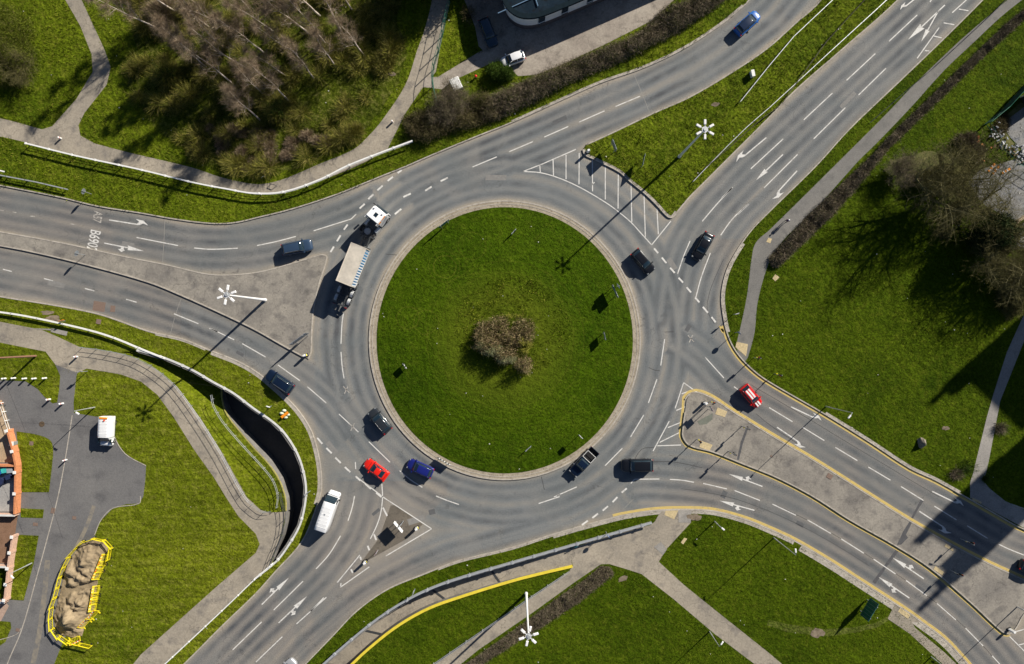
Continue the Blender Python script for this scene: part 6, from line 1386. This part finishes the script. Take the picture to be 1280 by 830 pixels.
sticks('brambles', [(x, y, R.uniform(6, 13), R.uniform(5, 10), R.uniform(.9, 1.9)) for x, y in pts], M['birchtwig'], 26000, 'pinkish brown leafless brambles along the lower edge of the birch wood', cat_='brambles', l0=.3, l1=.9)
for i, (x, y, rx, ry, h, l) in enumerate(((212, 97, 17, 13, 3.4, 'yellow green budding shrub at the left tip of the wood'), (350, 140, 17, 14, 3.2, 'bright green budding shrub low in the wood'), (440, 168, 15, 13, 2.0, 'scrubby shrub nearest the footpath bend'), (205, 20, 22, 18, 3, 'pinkish shrub at the top left of the wood'), (480, 80, 14, 20, 1.8, 'low green shrub on the right fringe of the wood'), (300, 120, 18, 12, 3, 'olive shrub in the middle of the wood'))):
    o = empty('shrub', P(x, y, .1), 0, l, 'shrub', 'shrubs of the wood'); sv = (640, 415)
    sticks('foliage', [(640, 415, rx, ry, h), (646, 411, rx*.7, ry*.7, h*.8)], M['willow'] if i != 3 else M['birchtwig'], 5200, parent=o, kind=None, z0=0, l0=.5, l1=1.3)
    if i in (0, 1): cloud('leaves', [(640, 415, rx, ry, h)], M['bushg'], 2200, .10, stick=0, z0=0, parent=o, shell=.35)
    b = MB(); [b.cyl((0, 0, 0), (math.cos(a)*rx*S*.4, math.sin(a)*ry*S*.4, h*.7), .05, .02, 5) for a in (0, 1.6, 3.1, 4.6)]; b.build('stem', M['bark'], o)
def bush(name, ells, mt, n, lsz, label, cat_='bush', group=None, stick=.2, shell=.4, lump=.35, stem=True, z0=0):
    cx, cy = ells[0][0], ells[0][1]; o = empty(name, P(cx, cy, hz(cx, cy)-.02), 0, label, cat_, group)
    cloud('foliage', [(640+e[0]-cx, 415+e[1]-cy, *e[2:]) for e in ells], mt, n, lsz, stick=stick, z0=z0, parent=o, shell=shell, lump=lump)
    b = MB(); e = ells[0]; [b.cyl((0, 0, 0), (math.cos(a)*e[2]*S*.3, math.sin(a)*e[3]*S*.3, e[4]*.6), .07, .03, 5) for a in (.3, 1.9, 3.3, 4.9)]; b.build('trunk', M['bark'], o); return o
bush('evergreen_tree', [(1222, 295, 27, 27, 6.2), (1214, 302, 18, 16, 5)], M['evleaf'], 26000, .13, 'dense round evergreen tree among the bare trees on the right', 'tree', z0=1.2)
bush('evergreen_tree', [(560, -40, 52, 36, 11), (525, -30, 36, 30, 9), (600, -50, 40, 30, 10)], M['evleaf'], 60000, .16, 'tall dark evergreen at the top edge shading the footpath', 'tree', z0=1.)
bush('thicket', [(10, 62, 32, 34, 5.0), (36, 76, 18, 22, 3.6), (-10, 30, 36, 32, 5), (8, 96, 24, 18, 3.2), (30, 40, 18, 20, 3.2)], M['budleaf'], 52000, .10, 'dense olive and brown thicket at the top left edge', 'thicket', stick=.45)
bush('bush', [(624, 92, 17, 12, 2.1), (632, 94, 12, 10, 1.6)], M['bushg'], 16000, .07, 'rounded green bush beside the small white parked hatchback', stick=.1)
bush('bush', [(1172, 218, 14, 10, 1.8), (1150, 224, 13, 11, 2)], M['mosstwig'], 9000, .09, 'brown scrub at the foot of the bare trees', stick=.6)
bush('bush', [(1262, 372, 20, 26, 2.4), (1278, 345, 18, 20, 2.6), (1244, 344, 14, 14, 1.8)], M['mosstwig'], 20000, .09, 'brown brushwood against the right edge of the field', stick=.7)
bush('bush', [(1206, 178, 14, 11, 1.3), (1216, 190, 13, 10, 1.1)], M['hedgetwig'], 9000, .07, 'brown bramble mound beside the junk pile', stick=.7)
bush('bush', [(1178, 290, 9, 9, 1.2), (1195, 262, 13, 9, 1.5)], M['mosstwig'], 7000, .08, 'low mossy scrub between the two right hand trees', stick=.6)
for x, y, rx, ry, h, m_, l in ((1207, 584, 15, 11, .5, 'bushg', 'weedy clump beside the far footpath'), (1194, 592, 9, 7, .4, 'hedgetwig', 'brown dead weed patch at the edge of the far footpath'), (1249, 535, 9, 8, .5, 'hedgetwig', 'brown weeds on the sliver of sunlit grass'), (586, 20, 10, 12, 1.2, 'hedgeolive', 'brown scrub at the grass strip by the pub car park'), (1230, 598, 3, 3, .3, 'bushg', 'weed tuft at the corner of the far footpath')):
    bush('weeds', [(x, y, rx, ry, h)], M[m_], 1500, .06, l, 'weeds', stick=.35, shell=.7)
# the shrubbery in the middle of the island
sh = [(608, 411, 14, 11, 1.7), (624, 404, 13, 10, 1.6), (655, 409, 14, 12, 1.8), (643, 422, 14, 13, 2.2), (612, 431, 18, 12, 2.7), (632, 442, 16, 11, 2.9), (655, 455, 11, 11, 2.9), (660, 418, 9, 10, 1.7), (603, 420, 9, 12, 2.3), (628, 420, 12, 12, 1.5)]
o = empty('island_shrubbery', P(630, 428, island_z(630, 428)-.08), 0, 'brown and pale leafless shrubbery in the middle of the round island', 'shrubbery')
cloud('brown_foliage', [(640+e[0]-630, 415+e[1]-428, *e[2:]) for e in sh], leafmat('bronze_leaves', [(.08, .055, .03), (.30, .21, .11), (.56, .44, .26), (.22, .22, .06), (.04, .03, .025), (.16, .15, .04)]), 19000, .12, stick=.5, z0=0, parent=o, shell=.4)
cloud('pale_foliage', [(640+e[0]-630, 415+e[1]-428, *e[2:]) for e in [(618, 438, 16, 8, 2.7), (632, 448, 14, 6, 2.8), (603, 431, 8, 7, 2.4)]], leafmat('silver_leaves', [(.14, .16, .06), (.42, .43, .26), (.26, .30, .12)]), 7500, .07, stick=.1, z0=0, parent=o, shell=.3)
cloud('yellow_foliage', [(640+e[0]-630, 415+e[1]-428, *e[2:]) for e in [(661, 430, 5, 7, 1.4), (656, 438, 6, 4, 1.6), (641, 395, 14, 3, .9), (652, 426, 6, 7, 2.0)]], leafmat('yellow_leaves', [(.2, .2, .03), (.5, .46, .08), (.12, .16, .04)]), 2600, .07, stick=0, z0=0, parent=o, shell=.3)

def hedge(name, poly, h, mt, n, label, stick=.75, cat_='hedge', lsz=.06, group=None, hv=.5, jag=.8):
    rng = np.random.default_rng(R.randrange(1 << 30)); xs = np.array([p[0] for p in poly]); ys = np.array([p[1] for p in poly]); X_ = []; Y_ = []
    while sum(map(len, X_)) < n:
        x = rng.uniform(xs.min(), xs.max(), n*2); y = rng.uniform(ys.min(), ys.max(), n*2); k = pip(x, y, poly); X_.append(x[k]); Y_.append(y[k])
    x = np.concatenate(X_)[:n]; y = np.concatenate(Y_)[:n]; d = pdist(x, y, poly+[poly[0]])*S
    gap = vn(x+200, y+200, 11, 14); hl = h*(1-hv+hv*2*vn(x+200, y+200, 9, 12)*.8)*np.where(gap < .22, .35, 1)*np.minimum(1, .45+d/.8); z = hl*rng.random(n)**.6
    x = x+rng.normal(0, .6+jag, n); y = y+rng.normal(0, .6+jag, n)
    p = np.stack([(x-640)*S, (415-y)*S, z+.1], 1); ms = int(n*stick)
    dd = unit(rng, ms, .8); parts = [blades(p[:ms]-dd*.15, dd, rng.uniform(.014, .04, ms), rng.uniform(.25, .65, ms), rng)]
    if n-ms: parts.append(blades(p[ms:], unit(rng, n-ms), rng.uniform(.6, 1.2, n-ms)*lsz, rng.uniform(.7, 1.4, n-ms)*lsz*1.3, rng))
    V, F = cat(parts); o = npmesh(name, V, F, mt); return tag(o, label, cat_, group)
HE = [(1290, 4), (1256, 31), (1219, 67), (1166, 118), (1113, 169), (1083, 201), (1010.6, 268), (960, 323), (964, 333), (971, 335), (987, 319), (1040, 269), (1078, 225), (1109, 187), (1143.5, 153), (1188.5, 110), (1226, 73), (1277, 26), (1345, -28), (1335, -42)]
hedge('hedge', HE, 1.0, M['hedgetwig'], 46000, 'long straight brown leafless hedge between eastern footpath and field')
hedge('hedge', [(640, 109), (660, 101), (698, 84), (753.8, 62), (800, 42), (817, 25), (830, 12), (867.7, 0), (890, -25), (925, -30), (905, 2), (847.4, 41), (781.7, 74), (716, 102), (660, 132), (620, 150), (600, 150), (612, 122)], 1.6, M['hedgetwig'], 60000, 'tall brown leafless hedge between pub car park and northern road', stick=.8, hv=.5, jag=1.5)
hedge('hedge', [(505, 148), (525, 140), (548, 140), (575, 133), (590, 120), (612, 120), (625, 148), (590, 160), (560, 166), (535, 178), (512, 172)], 1.7, M['hedgeolive'], 34000, 'olive and brown scrubby hedge end above the white guard rail', stick=.6, hv=.6, jag=2)
hedge('shrub_border', [(738, 719), (751, 707), (762, 708), (766.5, 717), (740, 738), (723.5, 751.5), (678, 782), (640, 805), (598, 832), (560, 862), (535, 862), (580, 831), (620, 804), (665, 771), (700, 745)], .55, M['hedgetwig'], 26000, 'dark brown shrub border beside the lower southern footpath', stick=.5, cat_='shrub border')
hedge('shrub_border', [(1255, 140), (1262, 150), (1258, 165), (1245, 172), (1236, 160)], .4, M['hedgeolive'], 2500, 'scruffy yellow weeds inside the green yard fence', cat_='shrub border')
sheet('border_soil', [[(738, 719), (751, 707), (762, 708), (766.5, 717), (723.5, 751.5), (678, 782), (640, 805), (598, 832), (560, 862), (535, 862), (580, 831), (665, 771)], HE], patchy('leaf_litter', (.12, .10, .065), (.17, .14, .09), (.07, .08, .02), .9, 5, bumpst=.8), .115)
# yards at the right edge, junk, traffic cones
sheet('yard', [[(1252, 155), (1282, 132), (1400, 60), (1400, 330), (1290, 262), (1268, 276), (1232, 258), (1222, 248), (1210, 228), (1224, 212), (1272, 198), (1280, 190), (1262, 172)]], patchy('yard_tarmac', (.20, .20, .20), (.25, .245, .235), (.16, .17, .19), .3, 5), .12)
sheet('bare_bank', [[(1240, 160), (1262, 140), (1275, 128), (1285, 132), (1255, 152), (1262, 174), (1275, 188), (1262, 196), (1246, 180)], blob(1150, 212, 38, 22, 26, .25), blob(1195, 225, 34, 32, 26, .25), blob(1218, 190, 18, 14, 18, .3)], M['rough'] and patchy('scruffy_bank', (.09, .10, .025), (.15, .14, .05), (.06, .075, .012), .5, 4, bumpst=.6), .108)
gwall([(1258, 288), (1268, 277), (1290, 263), (1340, 235)], 1.0, 'pale wall along the lower edge of the grey yard', mat('tan_block', (.42, .33, .22), .9), 6)
o = empty('storage_container', P(1290, 122, .12), .6, 'white framed dark container corner in the top right yard', 'storage container'); b = MB(); b.box((0, 0, 1.2), (3.2, 2.2, 2.4)); b.build('body', M['dkgrey'], o)
b = MB(); [b.box((x, y, 1.22), (.16, .16, 2.46)) for x in (-1.56, 1.56) for y in (-1.06, 1.06)]; [b.box((0, y, 2.44), (3.2, .2, .1)) for y in (-1.02, 1.02)]; [b.box((x, 0, 2.44), (.2, 1.84, .1)) for x in (-1.52, 1.52)]; b.build('frame', M['white'], o)
for x, y, a, l in ((1238, 210, .9, 'orange and white road barrier left of the fallen pair'), (1243, 213, .9, 'orange and white road barrier lying beside the other in the junk'), (1256, 214, .5, 'orange road barrier lying nearest the grey yard')):
    o = empty('road_barrier', P(x, y, .15), a, l, 'road barrier', 'fallen road barriers'); b = MB(); b.box((0, 0, .1), (1.5, .32, .12)); b.build('plank', M['orange'], o); b = MB(); [b.box((q, 0, .11), (.22, .34, .13)) for q in (-.4, .15)]; b.build('stripe', M['white'], o)
cl = [mat('junk_white', (.42, .42, .42), .6), mat('junk_grey', (.3, .32, .36), .6), mat('junk_brown', (.2, .13, .08), .8), mat('junk_orange', (.6, .22, .05), .6)]
for q, c in enumerate(cl):
    b = MB()
    for _ in range(34 if q < 2 else 10):
        t_ = R.random(); x = 1238+t_*44+R.gauss(0, 5); y = 166+t_*34+R.gauss(0, 6)
        if q == 3: x, y = 1222+R.gauss(0, 10), 178+R.gauss(0, 10)
        b.box(P(x, y, R.uniform(.15, .5)), (R.uniform(.12, .55), R.uniform(.08, .3), R.uniform(.05, .3)), R.uniform(0, 3), 1, R.uniform(-.5, .5))
    tag(b.build('rubbish', c), 'dumped rubbish strewn along the broken yard fence', 'rubbish', kind='stuff')

# ---- grass: blades scattered over every lawn, coarser on the rough verges
rng = np.random.default_rng(3)
def scatter(polys, holes, n, h0, h1, wd, mt, name, label, lump=0):
    xs = []; 
    for poly in polys:
        px = np.array([p[0] for p in poly]).clip(-70, 1350); py = np.array([p[1] for p in poly]).clip(-60, 890)
        A_ = (px.max()-px.min())*(py.max()-py.min()); m = int(n*A_); x = rng.uniform(px.min(), px.max(), m); y = rng.uniform(py.min(), py.max(), m); k = pip(x, y, poly)
        for h in holes: k &= ~pip(x, y, h)
        xs.append(np.stack([x[k], y[k]], 1))
    xy = np.concatenate(xs); f = vn(xy[:, 0]+300, xy[:, 1]+300, 5, 21)*.6+vn(xy[:, 0]+300, xy[:, 1]+300, 14, 22)*.5
    if lump: k = rng.random(len(xy)) < (f*1.5-.25); xy = xy[k]; f = f[k]
    xy = xy+rng.normal(0, .8, xy.shape); m = len(xy); z = np.full(m, .09); f2_ = ((xy[:, 0]-631)/160)**2+((xy[:, 1]-425.3)/166.2)**2; z = np.where(f2_ < 1, .12+.66*(1-f2_), z)
    p = np.stack([(xy[:, 0]-640)*S, (415-xy[:, 1])*S, z], 1); d = unit(rng, m, 1.6); a = unit(rng, m); a[:, 2] *= .1; h = rng.uniform(h0, h1, m)*(.5+f)
    w_ = a*(rng.uniform(.6, 1.3, m)*wd)[:, None]; V = np.stack([p-w_, p+w_, p+d*h[:, None]], 1).reshape(-1, 3)
    o = npmesh(name, V, np.arange(m*3).reshape(m, 3), mt); tag(o, label, 'grass', kind='stuff'); return m
gl = blademat('lawn_blades', [(.020, .044, .001), (.052, .094, .002), (.096, .145, .004), (.17, .18, .02)], (.17, .175, .02), .5)
gr = blademat('rough_blades', [(.03, .055, .002), (.085, .125, .004), (.18, .225, .010), (.28, .25, .05)], (.24, .23, .04), .45)
pathsH = [pth_nw1, cpark, path_e, path_fe, path_s, path_w1, tarm, hole_w, hole_s, [(531, 97), (547.7, 96.4), (598, 65.8), (625, 76), (573, 98), (552.7, 112), (528, 109)]]
cnt = 0
cnt += scatter([land_nw, land_sp], pathsH, .55, .14, .34, .05, gr, 'rough_grass', 'coarse tufted grass on the northern verges', 1)
cnt += scatter([land_nw, land_sp], pathsH, .5, .08, .16, .04, gr, 'rough_grass', 'short grass under the tufts of the northern verges')
cnt += scatter([land_e, land_s], pathsH, .62, .07, .15, .045, gl, 'lawn_grass', 'mown grass of the eastern and southern fields')
cnt += scatter([ell(641, 408, 72, 62, 40)], [], .8, .14, .34, .06, gr, 'rough_grass', 'longer yellowish grass round the central shrubbery', 1)
cnt += scatter([TURF], [], .62, .06, .12, .045, gl, 'lawn_grass', 'mown grass on the round island')
dryb = blademat('dry_blades', [(.075, .095, .006), (.15, .165, .010), (.225, .225, .022), (.35, .30, .08)], (.36, .31, .09), .65, .8)
cnt += scatter([land_w], pathsH, .45, .05, .10, .04, dryb, 'lawn_grass', 'mown yellowish grass of the western verge and estate')
print('grass blades', cnt)
